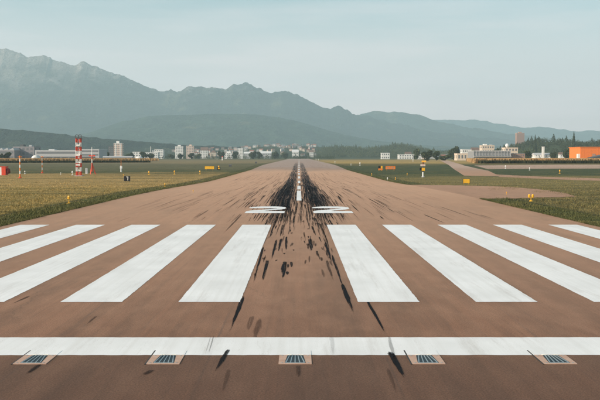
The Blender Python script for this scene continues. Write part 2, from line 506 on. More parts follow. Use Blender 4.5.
# ================================================================== SETTING
YL = np.unique(np.concatenate([np.arange(-120, 90, 15.0), np.arange(88, 500, 2.5), np.arange(500, 1800, 50), np.geomspace(1800, 16000, 24)]))
XL = np.unique(np.concatenate([-np.geomspace(40, 11000, 22), np.linspace(-40, 40, 5), np.geomspace(40, 11000, 22)]))
gx, gy = np.meshgrid(XL, YL)
gv = np.stack([gx, gy, gz(gy) - 0.03], -1).reshape(-1, 3)
nx, ny = len(XL), len(YL)
idx = np.arange(nx*ny).reshape(ny, nx)
fq = np.stack([idx[:-1,:-1], idx[:-1,1:], idx[1:,1:], idx[1:,:-1]], -1).reshape(-1)
g = link('ground', np_mesh('ground', gv, fq, 4, M['ground'])); tag(g, kind='structure')

def strip_mesh(name, x0, x1, y0, y1, dz, mat, step=2.5, jag=0.0):
    ys = np.unique(np.concatenate([[y0, y1], YL[(YL > y0) & (YL < y1)]]))
    mb = MB()
    for i, y in enumerate(ys):
        mb.v += [(x0, y, float(gz(y))+dz), (x1, y, float(gz(y))+dz)]
    for i in range(len(ys)-1):
        mb.f.append((2*i, 2*i+1, 2*i+3, 2*i+2))
    return mb.mesh(name, mat)

HALF = 18.2
runway = link('runway', strip_mesh('runway', -HALF, HALF, -110, 1720, 0.0, M['runway'])); tag(runway, kind='structure')

def sheet(name, pts, dz, mat, parent=None):
    """pavement sheet over an outline, cut along the ground's own rows so that it follows the sag"""
    bm = bmesh.new()
    f = bm.faces.new([bm.verts.new((p[0], p[1], 0)) for p in pts])
    ymin, ymax = min(p[1] for p in pts), max(p[1] for p in pts)
    for y in YL[(YL > ymin) & (YL < ymax)]:
        bmesh.ops.bisect_plane(bm, geom=bm.verts[:] + bm.edges[:] + bm.faces[:], plane_co=(0, float(y), 0), plane_no=(0, 1, 0))
    for v in bm.verts: v.co.z = float(gz(v.co.y)) + dz
    bmesh.ops.recalc_face_normals(bm, faces=bm.faces[:])
    if bm.faces and sum(f.normal.z for f in bm.faces) < 0: bmesh.ops.reverse_faces(bm, faces=bm.faces[:])
    m = bpy.data.meshes.new(name); bm.to_mesh(m); bm.free(); m.materials.append(mat)
    return link(name, m, parent)

def G(x, y):
    q = ground(x, y); return (q.x, q.y)

stub_pts = [(HALF+.02, 91), (24, 93.5), (29.5, 96.5), (31.2, 106), (32.4, 122), (31.6, 136), (27, 146), (HALF+.02, 152)]
_rs = random.Random(3)
_fine = []
for i_ in range(len(stub_pts)-1):
    a_, b_ = stub_pts[i_], stub_pts[i_+1]
    for k_ in range(10):
        u_ = k_/10; j_ = 0 if (k_ == 0 and i_ == 0) else _rs.uniform(-.22, .22)
        _fine.append((a_[0]+(b_[0]-a_[0])*u_ + j_, a_[1]+(b_[1]-a_[1])*u_ + j_*3))
stub_pts = _fine + [stub_pts[-1]]
tag(sheet('taxiway_stub', stub_pts, -0.006, M['taxiway']), kind='structure')
diag = [G(440, 160.4), G(450, 166), G(457, 171), G(464, 175.6), G(500, 176.2), G(488, 170.5), G(464, 165.5), G(447.5, 160.4)]
tag(sheet('taxiway', diag, -0.008, M['taxiway']), kind='structure')
tag(sheet('service_path', [G(490, 173.6), G(500, 176.9), G(550, 179.0), G(640, 181.8), G(640, 179.4), G(550, 176.9), G(500, 174.6)], -0.016, M['taxiway']), kind='structure')
tag(sheet('taxiway_apron', [G(474, 165.4), G(488, 169.0), G(560, 168.6), G(660, 168.2), G(660, 164.6), G(560, 164.6)], -0.02, M['taxi_grey']), kind='structure')

# ------------------------------------------------------------------ painted markings: children of the runway
PZ = 0.006
def painted(x0, x1, y0, y1, step, jit, name):
    """painted rectangle with slightly ragged edges"""
    r_ = random.Random(hash((x0, y1)) % 9999)
    j = lambda: r_.uniform(-jit, jit)
    along = lambda a, b: [a + (b-a)*i/max(1, int(abs(b-a)/step)) for i in range(max(1, int(abs(b-a)/step)))]
    pts = [(x, y0+j()) for x in along(x0, x1)] + [(x1+j(), y) for y in along(y0, y1)] + [(x, y1+j()) for x in along(x1, x0)] + [(x0+j(), y) for y in along(y1, y0)]
    bm = bmesh.new(); f = bm.faces.new([bm.verts.new((a, b, PZ)) for a, b in pts])
    bmesh.ops.triangulate(bm, faces=[f])
    bmesh.ops.recalc_face_normals(bm, faces=bm.faces[:])
    if sum(q.normal.z for q in bm.faces) < 0: bmesh.ops.reverse_faces(bm, faces=bm.faces[:])
    m = bpy.data.meshes.new(name); bm.to_mesh(m); bm.free(); m.materials.append(M['rw_paint'])
    return m
bar = painted(-.9, .9, 26.35, 56.4, .18, .011, 'threshold_bar')
for k in range(5):
    for s in (-1, 1):
        link('threshold_bar', bar, runway, (s*(1.725 + .9 + 3.45*k), 0, 0))
link('threshold_line', painted(-HALF+.2, HALF-.2, 19.25, 21.15, .15, .014, 'threshold_line'), runway)
# numeral 2, 3 m x 9.2 m, drawn as a band along its centre line
def numeral(x0):
    w, h, y0 = 3.0, 9.2, 68.0
    mb = MB()
    outer = [(0,.72*h),(0,.84*h),(.12*w,.94*h),(.3*w,h),(.7*w,h),(.88*w,.95*h),(w,.85*h),(w,.62*h),(.86*w,.50*h),(.50*w,.335*h),(.46*w,.29*h),(w,.29*h),(w,0),(0,0),(0,.27*h),(.10*w,.37*h),(.70*w,.62*h),(.78*w,.66*h),(.76*w,.69*h),(.66*w,.712*h),(.34*w,.712*h),(.22*w,.72*h)]
    m = bpy.data.meshes.new('runway_number'); bm = bmesh.new()
    f = bm.faces.new([bm.verts.new((x0+a, y0+b, PZ)) for a, b in outer])
    bmesh.ops.triangulate(bm, faces=[f])
    bmesh.ops.recalc_face_normals(bm, faces=bm.faces[:])
    if sum(q.normal.z for q in bm.faces) < 0: bmesh.ops.reverse_faces(bm, faces=bm.faces[:])
    bm.to_mesh(m); bm.free(); m.materials.append(M['rw_paint'])
    return link('runway_number', m, runway)
numeral(-4.1); numeral(1.1)
d0 = 87.5
first = True
while d0 < 1600:
    L = 28 if first else 22
    link('centreline_dash', strip_mesh('centreline_dash', -.24, .24, d0, d0+L, PZ, M['rw_paint']), runway)
    d0 += L + (6 if first else 22); first = False

# ------------------------------------------------------------------ rubber marks
def spindle(x, y, L, W, skew, strength, zoff, V, Fc, S, ST, taper=1.25, rows=9):
    """a soft-edged tyre mark lying on the runway: 5 points across, rows along"""
    n = len(V)
    for i in range(rows):
        u = i/(rows-1)
        prof = min(1.0, u*2.0, (1-u)*7)**.75
        yy = y + u*L
        cx = x + skew*u
        for j, q in enumerate((-1, -.55, 0, .55, 1)):
            V.append((cx + q*W/2*(.12+.88*prof)*(1+.07*math.sin(u*9+x*40)), yy, float(gz(yy)) + zoff))
            S.append((0 if j in (0, 4) else (.82 if j == 2 else .70)) * min(1, prof*1.5) if i not in (0, rows-1) else 0.0)
            ST.append(strength)
    for i in range(rows-1):
        for j in range(4):
            a = n + i*5 + j
            Fc += [a, a+1, a+6, a+5]

def rubber_obj(name, items):
    V, Fc, S, ST = [], [], [], []
    for it in items: spindle(*it, V, Fc, S, ST)
    o = link(name, np_mesh(name, np.array(V), np.array(Fc), 4, M['rubber'], {'soft': S, 'strength': ST}), runway)
    return o

def PX(x, y, Lpx_y0, W, strength=.95):
    """mark whose near end is at pixel (x, y) and whose far end reaches pixel row Lpx_y0 at the same offset"""
    a = ground(x, y)
    return a
# large marks that stand apart: (near x, near y, far x, far y, width m, strength)
BIG = [(229, 333, 242, 300, .24, 1.0), (253, 347, 259, 322, .34, .35), (262, 283, 267, 262, .30, 1.0), (283, 280, 284, 263, .38, 1.0),
       (253, 283, 262, 250, .22, .95), (271, 262, 276, 242, .26, .95), (278, 253, 281, 240, .26, .9), (286, 254, 286, 238, .26, .9),
       (355, 317, 343, 287, .30, 1.0), (344, 290, 333, 258, .22, .9), (332, 264, 326, 244, .30, .95), (312, 253, 310, 240, .42, .9),
       (390, 341, 368, 303, .19, 1.0), (406, 381, 391, 355, .26, 1.0), (228, 352, 215, 372, .2, .9), (24, 376, 38, 366, .22, .7),
       (142, 376, 152, 371, .30, .5), (298, 379, 298, 367, .20, .4), (222, 395, 228, 372, .18, .25), (397, 395, 389, 372, .16, .25),
       (207.5, 357, 212.5, 338.5, .06, .35), (204.5, 357, 209.5, 338.5, .04, .3), (334, 357, 331.5, 338.5, .22, .13), (395.5, 362, 390, 338.5, .19, .28), (12, 304, 28, 297, .22, .5), (86, 325, 95, 317, .18, .45), (334, 283, 327, 262, .24, .5), (247, 332, 252, 318, .3, .3),
       (448, 224.5, 426, 215.5, .22, .9), (476, 219, 444, 208, .20, .75), (420, 206, 385, 195, .16, .5), (386, 208, 370, 199.5, .24, .9), (150, 213, 190, 201, .18, .5), (236, 204, 262, 190, .2, .6), (345, 206, 339, 197, .3, .9), (222, 235, 240, 216, .3, .5)]
for (xa, ya, xb, yb, W, st) in BIG:
    a = ground(xa, max(ya, yb)) if ya >= yb else ground(xb, yb)
    b = ground(xb, min(ya, yb)) if ya >= yb else ground(xa, ya)
    rubber_obj('skid_mark', [(a.x, a.y, (b.y-a.y)*1.2, W*.60, b.x-a.x, st*.96, .009 if min(ya, yb) > 337 else .0025)])
items = []
for i in range(1900):
    y = 40 + RNG.gamma(1.9, 32)
    if y > 330: continue
    side = RNG.choice([-1, 1])
    q = RNG.random()
    if q < .74: x = side*(1.55 + RNG.normal(0, .62)) + RNG.normal(0, .15)
    elif q < .9: x = RNG.normal(0, 3.6)
    else: x = RNG.normal(0, 7.0)
    if abs(x) > 15: continue
    if y < 57 and (abs(x) > 2.7 or RNG.random() < .55): continue
    L = RNG.uniform(3.0, 17.0)*(y/58)**1.25
    st = RNG.uniform(.2, 1.0) if q < .9 else RNG.uniform(.15, .5)
    W = RNG.uniform(.04, .14)
    sk = RNG.normal(0, .05)
    items.append((x, y, L, W, sk, st, .0025))
    if RNG.random() < .45:      # twin tyre: a second, thinner track beside it, broken off earlier
        items.append((x + RNG.choice([-1, 1])*RNG.uniform(.12, .3), y + L*RNG.uniform(-.3, .5), L*RNG.uniform(.3, .8), W*.6, sk, st*.7, .003))
for i in range(240):
    y = RNG.uniform(56, 260); x = RNG.choice([-1, 1])*RNG.uniform(2.5, 14)
    items.append((x, y, RNG.uniform(6, 26)*y/90, RNG.uniform(.05, .13), RNG.normal(0, .12), RNG.uniform(.2, .6), .0025))
for i in range(70):
    y = RNG.uniform(30, 62); x = RNG.choice([-1, 1])*RNG.uniform(.2, 1.65)
    items.append((x, y, RNG.uniform(.6, 3.5), RNG.uniform(.06, .16), RNG.normal(0, .03), RNG.uniform(.15, .8), .0025))
tag(rubber_obj('rubber_streaks', items), kind='stuff')

# ------------------------------------------------------------------ inset lights in front of the threshold
def inset_light(x, label):
    t = thing('inset_runway_light', label, 'light', (x, 18.4, 0), 0, 'inset lights along the threshold line')
    pt = MB().box(-.34, .34, 0, .838, -.05, .012).build('concrete_patch', M['patch'], t)
    if abs(x) > .5: MB().box(-.372, -.343, -.03, 1.30, .0, .0095).build('sealed_joint', M['sealant'], t)
    # cut-out seen as an edge in the white line
    MB().box(-.34, .34, .855, 1.28, .0, .0115).build('painted_patch', M['rw_paint'], t)
    tr = MB().prism([(-.215, .10), (.215, .10), (.165, .80), (-.165, .80)], .0, .0155).build('tray', M['tray_steel'], t)
    for k in range(5):
        u = (k-2)/2
        xa, xb = u*.19, u*.115
        wa, wb = .013, .009
        mb = MB()
        n = 0
        lo, hi = .0155, .034
        mb.v += [(xa-wa, .115, lo), (xa+wa, .115, lo), (xb+wb, .78, lo), (xb-wb, .78, lo),
                 (xa-wa*.6, .16, .020), (xa+wa*.6, .16, .020), (xb+wb*.6, .75, hi), (xb-wb*.6, .75, hi)]
        mb.f += [(0,3,2,1),(4,5,6,7),(0,1,5,4),(1,2,6,5),(2,3,7,6),(3,0,4,7)]
        mb.build('fin', M['steel'], tr)
    MB().box(-.20, .20, .06, .098, .012, .020).build('front_lip', M['steel'], t)
    for bx_, by_ in ((-.27,.08),(.27,.08),(-.27,.76),(.27,.76)):
        MB().lathe([(.022,.012),(.022,.017),(.012,.020)], bx_, by_, 6).build('bolt', M['steel'], t)
    for s in (-1, 1):
        MB().box(s*.125-.045, s*.125+.045, .805, .833, .012, .030).build('lens_block', M['clear_lens'], t)
    return t
for x, lb in [(-5.52, 'flush steel light in a pale concrete patch, leftmost of the five along the white line'),
              (-2.79, 'flush steel light in a pale concrete patch, second from left below the white line'),
              (-.08, 'flush steel light in a pale concrete patch at the middle of the white threshold line'),
              (2.66, 'flush steel light in a pale concrete patch, second from right below the white line'),
              (5.36, 'flush steel light in a pale concrete patch, rightmost of the five along the white line')]:
    inset_light(x, lb)

# ================================================================== MOUNTAINS
def vnoise(x, y, seed, octs=6, ridged=False):
    """value noise in numpy"""
    r = np.random.default_rng(seed); tot = np.zeros_like(x); amp = 1.0; nrm = 0
    for o in range(octs):
        tb = r.random((64, 64))
        xi = np.floor(x).astype(int); yi = np.floor(y).astype(int)
        fx = x-xi; fy = y-yi; fx = fx*fx*(3-2*fx); fy = fy*fy*(3-2*fy)
        g_ = lambda a, b: tb[a % 64, b % 64]
        v = (g_(xi,yi)*(1-fx)+g_(xi+1,yi)*fx)*(1-fy)+(g_(xi,yi+1)*(1-fx)+g_(xi+1,yi+1)*fx)*fy
        if ridged: v = 1-np.abs(2*v-1)
        tot += v*amp; nrm += amp; amp *= .52; x = x*2.03+11.3; y = y*2.03+5.7
    return tot/nrm

def ridge(name, D, prof, front, back, mat, seed, nx=420, ny=110, spur=.55, scale=900., jag=0.0):
    px = np.linspace(-260, 860, nx)
    jn = vnoise(px/15., px*0+3.3, seed+5, 6, True)
    pp = np.array(prof, float)
    yy = np.interp(px, pp[:,0], pp[:,1])
    yy = yy - jag*(jn-.5)*5
    ch = np.maximum((HZ - yy)/F*D + CAM_H, 2.0)
    wx = (px - VX)/F*D
    v = np.linspace(-1, .6, ny)
    XX, VV = np.meshgrid(wx, v)
    CH = np.broadcast_to(ch, XX.shape)
    YY = D + np.where(VV < 0, VV*front, VV*back/.6)
    nz_ = vnoise(XX/scale+50, YY/scale+20, seed, 7, True)
    av = np.abs(np.where(VV < 0, VV, VV/.6))
    body = (1-av)**1.25
    away = np.clip(av*2.2, 0, 1)*(.55+.45*vnoise(XX/700+9, YY/700+4, seed+2, 5))
    hgt = CH*body*(1 - spur*away*(1-nz_)*1.1) + CH*.10*(nz_-.5)*np.clip(av*2, 0, 1)*(1-av)*2
    hgt = np.maximum(hgt, -1.0)
    hgt[av > .985] = -5
    Vv = np.stack([XX, YY, hgt], -1).reshape(-1, 3)
    ii = np.arange(nx*ny).reshape(ny, nx)
    ff = np.stack([ii[:-1,:-1], ii[:-1,1:], ii[1:,1:], ii[1:,:-1]], -1).reshape(-1)
    return tag(link(name, np_mesh(name, Vv, ff, 4, mat, smooth=True)), kind='structure')

ridge('mountain_massif', 9300, [(-260,70),(-120,58),(-50,62),(0,50),(8,51),(15,52.5),(22,55),(30,59),(38,58.5),(45,56.5),(50,59),(55,61),(66,63.5),(75,66),(82,63.5),(86,64),(92,67),(107,71.5),(125,79),(145,88),(158,91.5),(165,92),(180,91),(192,88.5),(204,89.5),(215,88.5),(226,88.5),(235,86.5),(244,84),(250,86),(255,87.5),(264,91.5),(272,93),(280,92),(286,90.5),(292,93),(300,96.5),(312,104),(322,107.5),(330,109),(336,108),(341,107),(347,110),(352,113.5),(362,116),(380,122),(420,130),(480,138),(560,146),(860,150)],
      1750, 2600, M['mountain'], 3, 1100, 240, 1.2, 1300., 1.5)
ridge('mountain_ridge_right', 14200, [(-260,150),(300,140),(350,124),(372,116),(385,118),(400,119),(420,121),(435,120),(455,121),(475,120.5),(488,122.5),(500,124),(512,127),(525,128.5),(542,127.5),(560,130),(580,132),(600,131.5),(640,127),(720,124),(860,130)],
      3000, 1800, M['foothill'], 8, 700, 110, .8, 1300., .8)
ridge('mountain_shoulder', 10400, [(-260,150),(290,140),(318,134),(335,127),(350,120),(362,114.5),(372,112.5),(382,113),(392,112),(402,113),(415,115),(425,118),(435,121),(450,124.5),(470,128),(500,133),(540,138),(600,143),(860,148)],
      1500, 1600, M['foothill'], 14, 700, 110, .9, 1100., .9)
ridge('wooded_ridge', 6900, [(-260,142),(60,138),(90,133),(110,126),(125,121.5),(150,116.8),(175,115.2),(200,114.5),(240,114.5),(262,115.5),(280,118),(300,122.5),(318,128),(340,134),(370,140),(420,146),(860,150)],
      1500, 1200, M['foothill'], 21, 700, 110, .6, 900., .45)
ridge('foothills', 3300, [(-260,126),(-80,127),(0,129),(30,131),(50,133),(80,136.5),(110,139),(150,142.5),(200,146),(260,148),(310,150),(360,151.5),(420,151.5),(480,150.5),(540,149),(600,147),(860,143)],
      420, 700, M['near_forest'], 27, 700, 80, .5, 600., .6)

# ================================================================== VEGETATION
def crown_arrays(kind, n, seed):
    """leaf-clump triangles filling a unit crown: x,y in [-.5,.5], z in [0,1]; returns verts (n*3,3), tint (n*3)"""
    r = np.random.default_rng(seed)
    if kind == 'conifer':
        h = r.random(n)**.8
        rad = (1-h)*.42*(.55+.45*r.random(n)**.5) * (1+.25*np.sin(h*40))
        th = r.random(n)*2*np.pi
        c = np.stack([rad*np.cos(th), rad*np.sin(th), .05+h*.95], -1)
        sz = .055+.05*(1-h)
    else:
        lobes = r.normal(0, 1, (9, 3)); lobes /= np.linalg.norm(lobes, axis=1)[:,None]
        lobes = lobes*np.array([.28,.28,.30]) + np.array([0,0,.52])
        lr = r.uniform(.15,.27,9)
        k = r.integers(0, 9, n)
        d = r.normal(0, 1, (n, 3)); d /= np.linalg.norm(d, axis=1)[:,None]
        c = lobes[k] + d*(lr[k]*(r.random(n)**.33))[:,None]
        sz = r.uniform(.035,.075,n)
    A = r.normal(0, 1, (n,3)); A /= np.linalg.norm(A, axis=1)[:,None]
    B = np.cross(A, r.normal(0,1,(n,3))); B /= np.linalg.norm(B, axis=1)[:,None]
    s_ = sz[:,None] if np.ndim(sz) else sz
    v = np.stack([c+A*s_, c-A*s_*.6+B*s_, c-A*s_*.6-B*s_], 1).reshape(-1,3)
    tint = np.repeat(r.random(n), 3)
    return v, tint

def crown_mesh(kind, n, seed, mat):
    v, tint = crown_arrays(kind, n, seed)
    return np_mesh('crown', v, np.arange(len(v)), 3, mat, {'tint': tint})

def trunk_mesh(seed, conifer=False):
    r = random.Random(seed); mb = MB()
    mb.tube((0,0,-.02), (0,0,.32), .035, .026, 7)
    mb.tube((0,0,.32), (.01,0,.9 if conifer else .62), .026, .006, 7)
    if not conifer:
        for k in range(6):
            a = r.uniform(0, 6.28); q = r.uniform(.2,.32)
            mb.tube((0,0,r.uniform(.25,.4)), (q*math.cos(a), q*math.sin(a), r.uniform(.5,.75)), .016, .004, 5)
    return mb.mesh('trunk', M['bark'])
CROWNS = [crown_mesh('broad', 1500, 50+i, M['leaf_dark' if i % 2 == 0 else 'leaf_mid']) for i in range(4)]
CONI = crown_mesh('conifer', 900, 77, M['leaf_dark'])
TRUNKS = [trunk_mesh(i) for i in range(2)]; TRUNKC = trunk_mesh(9, True)

def tree(px, ytop, wpx, Z, label, kind=0, group='trees among the far buildings', zb=0.0):
    b = at(px, HZ, Z)
    h = (HZ - ytop)/F*Z + CAM_H - zb
    w = wpx/F*Z
    t = thing('conifer_tree' if kind == 9 else 'tree', label, 'tree', (b.x, Z, zb), random.uniform(0, 6.28), group)
    for nm, me in (('trunk', TRUNKC if kind == 9 else TRUNKS[kind % 2]), ('crown', CONI if kind == 9 else CROWNS[kind % 4])):
        o = link(nm, me, t); o.scale = (w*1.15, w*1.15, h)
    return t

def forest(name, label, cat, spots, mat_kind, seed, ntri=110, conifer_share=.3):
    """a wood that reads as one mass"""
    Vs, Ts = [], []
    protos = [crown_arrays('broad', ntri, seed+i) for i in range(5)] + [crown_arrays('conifer', ntri, seed+9+i) for i in range(2)]
    r = np.random.default_rng(seed)
    for (x, y, z, h) in spots:
        k = 5 + r.integers(0, 2) if r.random() < conifer_share else r.integers(0, 5)
        v, ti = protos[k]
        w = h*r.uniform(.6,.95) if k < 5 else h*r.uniform(.6,.8)
        a = r.random()*6.28; ca, sa = np.cos(a), np.sin(a)
        # bigger clumps on a small number of faces
        q = v*np.array([w*1.25, w*1.25, h])
        q = np.stack([q[:,0]*ca-q[:,1]*sa+x, q[:,0]*sa+q[:,1]*ca+y, q[:,2]+z-.25*h*(k<5)], -1)
        Vs.append(q); Ts.append(np.clip(ti*.7+r.random()*.3, 0, 1))
    V = np.concatenate(Vs); T = np.concatenate(Ts)
    o = link(name, np_mesh(name, V, np.arange(len(V)), 3, mat_kind, {'tint': T}))
    return tag(o, label, cat, kind='stuff')

class Mound:
    """low hill: crest height from a traced sky line less the height of the trees on it"""
    def __init__(s, name, D, prof, front, back, cover):
        s.D, s.front, s.back = D, front, back
        s.pp = np.array(prof, float); s.cover = cover
        px = np.linspace(s.pp[0,0], s.pp[-1,0], 90); v = np.linspace(-1, 1, 30)
        X, V = np.meshgrid((px-VX)/F*D, v)
        Y = D + np.where(V < 0, V*front, V*back)
        Zz = s.z(X, Y)
        Zz[:, 0] = Zz[:, -1] = -4; Zz[0] = Zz[-1] = -4
        n1, n0 = X.shape
        ii = np.arange(n1*n0).reshape(n1, n0)
        ff = np.stack([ii[:-1,:-1], ii[:-1,1:], ii[1:,1:], ii[1:,:-1]], -1).reshape(-1)
        tag(link(name, np_mesh(name, np.stack([X,Y,Zz],-1).reshape(-1,3), ff, 4, M['hill_ground'], smooth=True)), kind='structure')
    def z(s, X, Y):
        px = np.asarray(X)/s.D*F + VX
        yy = np.interp(px, s.pp[:,0], s.pp[:,1])
        c = np.maximum((HZ-yy)/F*s.D + CAM_H - s.cover, -1)
        u = np.asarray(Y) - s.D
        k = np.where(u < 0, 1 - np.clip(-u/s.front, 0, 1), 1 - np.clip(u/s.back, 0, 1))
        return c*(k*k*(3-2*k)) - .5*(k <= 0)

town_hill = Mound('town_hill', 3400, [(60,157.2),(120,154),(160,151.5),(200,150.8),(240,149),(268,146.4),(300,146),(330,147.5),(360,150.5),(430,153),(470,157.2)], 1300, 700, 0)
forest_hill = Mound('forest_hill', 2700, [(296,157.6),(305,155),(312,151),(322,146.5),(335,145.2),(350,145.0),(365,145.5),(378,146),(390,143.5),(400,142),(410,143.5),(420,146.5),(436,150),(455,152),(480,157.6)], 420, 500, 14)
right_hill = Mound('wooded_hill', 1750, [(470,157.8),(500,150),(512,145.5),(520,141.5),(528,139),(537,136.5),(547,134.8),(556,136),(566,138),(575,139),(584,141),(592,139.5),(600,137),(630,134),(690,134),(760,140),(860,157)], 420, 500, 13)

sp = []
for i in range(1500):
    px = RNG.uniform(302, 470); Y = 2700 + RNG.uniform(-400, 260)
    X = (px-VX)/F*2700; z = float(forest_hill.z(X, Y))
    if z < .5 and RNG.random() < .6: continue
    sp.append((X, Y, max(z, 0), RNG.uniform(11, 19)))
forest('hazy_wood', 'hazy dark green wood on the low hill right of the runway end', 'wood', sp, M['leaf_mid'], 300, 90, .12)
sp = []
for i in range(1500):
    px = RNG.uniform(488, 820); Y = 1750 + RNG.uniform(-380, 260)
    X = (px-VX)/F*1750; z = float(right_hill.z(X, Y))
    if z < .5: continue
    sp.append((X, Y, z, RNG.uniform(9, 15)))
forest('dark_wood', 'dense dark wood covering the hill behind the orange building', 'wood', sp, M['leaf_dark'], 330, 120, .10)
sp = []
for i in range(2400):
    px = RNG.uniform(-60, 335); Y = RNG.uniform(1700, 3300)
    X = (px-VX)/F*Y; z = float(town_hill.z(X, Y))
    sp.append((X, Y, max(z, 0), RNG.uniform(5, 11)))
forest('town_greenery', 'hazy trees and gardens between the town houses', 'trees', sp, M['leaf_dark'], 360, 60, .2)

# ------------------------------------------------------------------ crop rows and added dark strips for their shaded fronts on the far field
def crop(name, label, cat, pts, h, n, mat, seed, low=0.0, w=.5):
    """standing crop over a quadrilateral of ground points A,B (near) C,D (far)"""
    r = np.random.default_rng(seed)
    A, B, C_, D_ = [np.array(p, float) for p in pts]
    u = r.random(n)[:,None]; v = (r.random(n)**1.6)[:,None]
    P = (A*(1-u)+B*u)*(1-v) + (D_*(1-u)+C_*u)*v
    hh = h*r.uniform(.80, 1.06, n)
    z0 = gz(P[:,1])
    a = r.random(n)*np.pi
    wx = w*r.uniform(.6,1.4,n)
    Vt = np.stack([np.stack([P[:,0]-np.cos(a)*wx, P[:,1]-np.sin(a)*wx, z0+low+hh*.35*r.random(n)], -1),
                   np.stack([P[:,0]+np.cos(a)*wx, P[:,1]+np.sin(a)*wx, z0+low+hh*.35*r.random(n)], -1),
                   np.stack([P[:,0]+np.cos(a)*wx*.4, P[:,1]+np.sin(a)*wx*.4, z0+hh], -1),
                   np.stack([P[:,0]-np.cos(a)*wx*.4, P[:,1]-np.sin(a)*wx*.4, z0+hh*.93], -1)], 1).reshape(-1,3)
    o = link(name, np_mesh(name, Vt, np.arange(n*4), 4, mat, {'tint': np.repeat(r.random(n), 4)}))
    return tag(o, label, cat, kind='stuff')
def Gq(x, Z): return ((x-VX)/F*Z, Z)
crop('maize_field', 'tan standing maize field in front of the long hangar at left', 'crop', [Gq(-120,600), Gq(112,640), Gq(160,900), Gq(-90,900)], 2.7, 48000, M['maize'], 5)
crop('crop_shade_row', 'low dark strip added for the shaded front of the left maize field', 'crop_shade', [Gq(-120,588), Gq(150,640), Gq(150,644), Gq(-120,594)], 1.35, 9000, M['crop_shade'], 6)  # added strip, coloured dark as the shaded face of the maize
crop('maize_field', 'golden standing maize field below the terminal at right', 'crop', [Gq(474,560), Gq(760,560), Gq(740,760), Gq(466,760)], 2.9, 48000, M['maize'], 7)
crop('crop_shade_row', 'dark strip added for the shaded front of the right maize field', 'crop_shade', [Gq(480,545), Gq(760,545), Gq(760,552), Gq(478,552)], 1.9, 11000, M['crop_shade'], 8)  # likewise added: its dark colour is the right maize's shaded face

# ------------------------------------------------------------------ grass blades on the verges
def in_poly(x, y, pts):
    ins = np.zeros(len(x), bool); j = len(pts)-1
    for i in range(len(pts)):
        xi, yi = pts[i]; xj, yj = pts[j]
        c = ((yi > y) != (yj > y)) & (x < (xj-xi)*(y-yi)/((yj-yi) + 1e-12)+xi)
        ins ^= c; j = i
    return ins
n = 420000
py = HZ + 5 + (92-5)*RNG.random(n)**.8
pxx = RNG.uniform(-160, 760, n)
Zb = CAM_H*F/(py-HZ); Xb = (pxx-VX)/F*Zb
# extra tussocks that overhang the pavement edge
ne = 60000
Ze = 40*np.exp(RNG.random(ne)*math.log(9)); Xe = RNG.choice([-1.0, 1.0], ne)*(HALF + .02 + np.abs(RNG.normal(0, .28, ne)) - .10)
Zb = np.concatenate([Zb, Ze]); Xb = np.concatenate([Xb, Xe]); edge_f = np.concatenate([np.zeros(n, bool), np.ones(ne, bool)])
on_stub = in_poly(Xb, Zb, [(a-.2*(a < 19), b) for a, b in stub_pts]) & (vnoise(Xb*.5+40, Zb*.12+40, 77, 4) < .80 - .45*sstep(23, 31, Xb))
ok = (np.abs(Xb) > HALF - .12) & ~on_stub & ~in_poly(Xb, Zb, diag) & (Zb > 30)
Zb, Xb, edge_f = Zb[ok], Xb[ok], edge_f[ok]; m_ = len(Zb)
clump = vnoise(Xb*.55+100, Zb*.35+100, 91, 4)
hb = RNG.uniform(.02, .085, m_)*(.3+1.5*clump**1.5*2)*np.where(np.abs(Xb) < HALF+3.2, 1.5, 1.0)*np.where(np.abs(np.abs(Xb)-21.6) < .18, .2, 1.0)
wb = .012 + Zb*1.9e-4
an = RNG.random(m_)*np.pi; lean = RNG.normal(0, .07, (m_, 2))
z0 = gz(Zb) - .03
Vt = np.stack([np.stack([Xb-np.cos(an)*wb, Zb-np.sin(an)*wb, z0], -1), np.stack([Xb+np.cos(an)*wb, Zb+np.sin(an)*wb, z0], -1),
               np.stack([Xb+lean[:,0], Zb+lean[:,1], z0+hb], -1)], 1).reshape(-1, 3)
tag(link('grass', np_mesh('grass', Vt, np.arange(m_*3), 3, M['blades'], {'tint': np.repeat(RNG.random(m_), 3)})),
    'dry and green meadow grass on both runway verges', 'grass', kind='stuff')

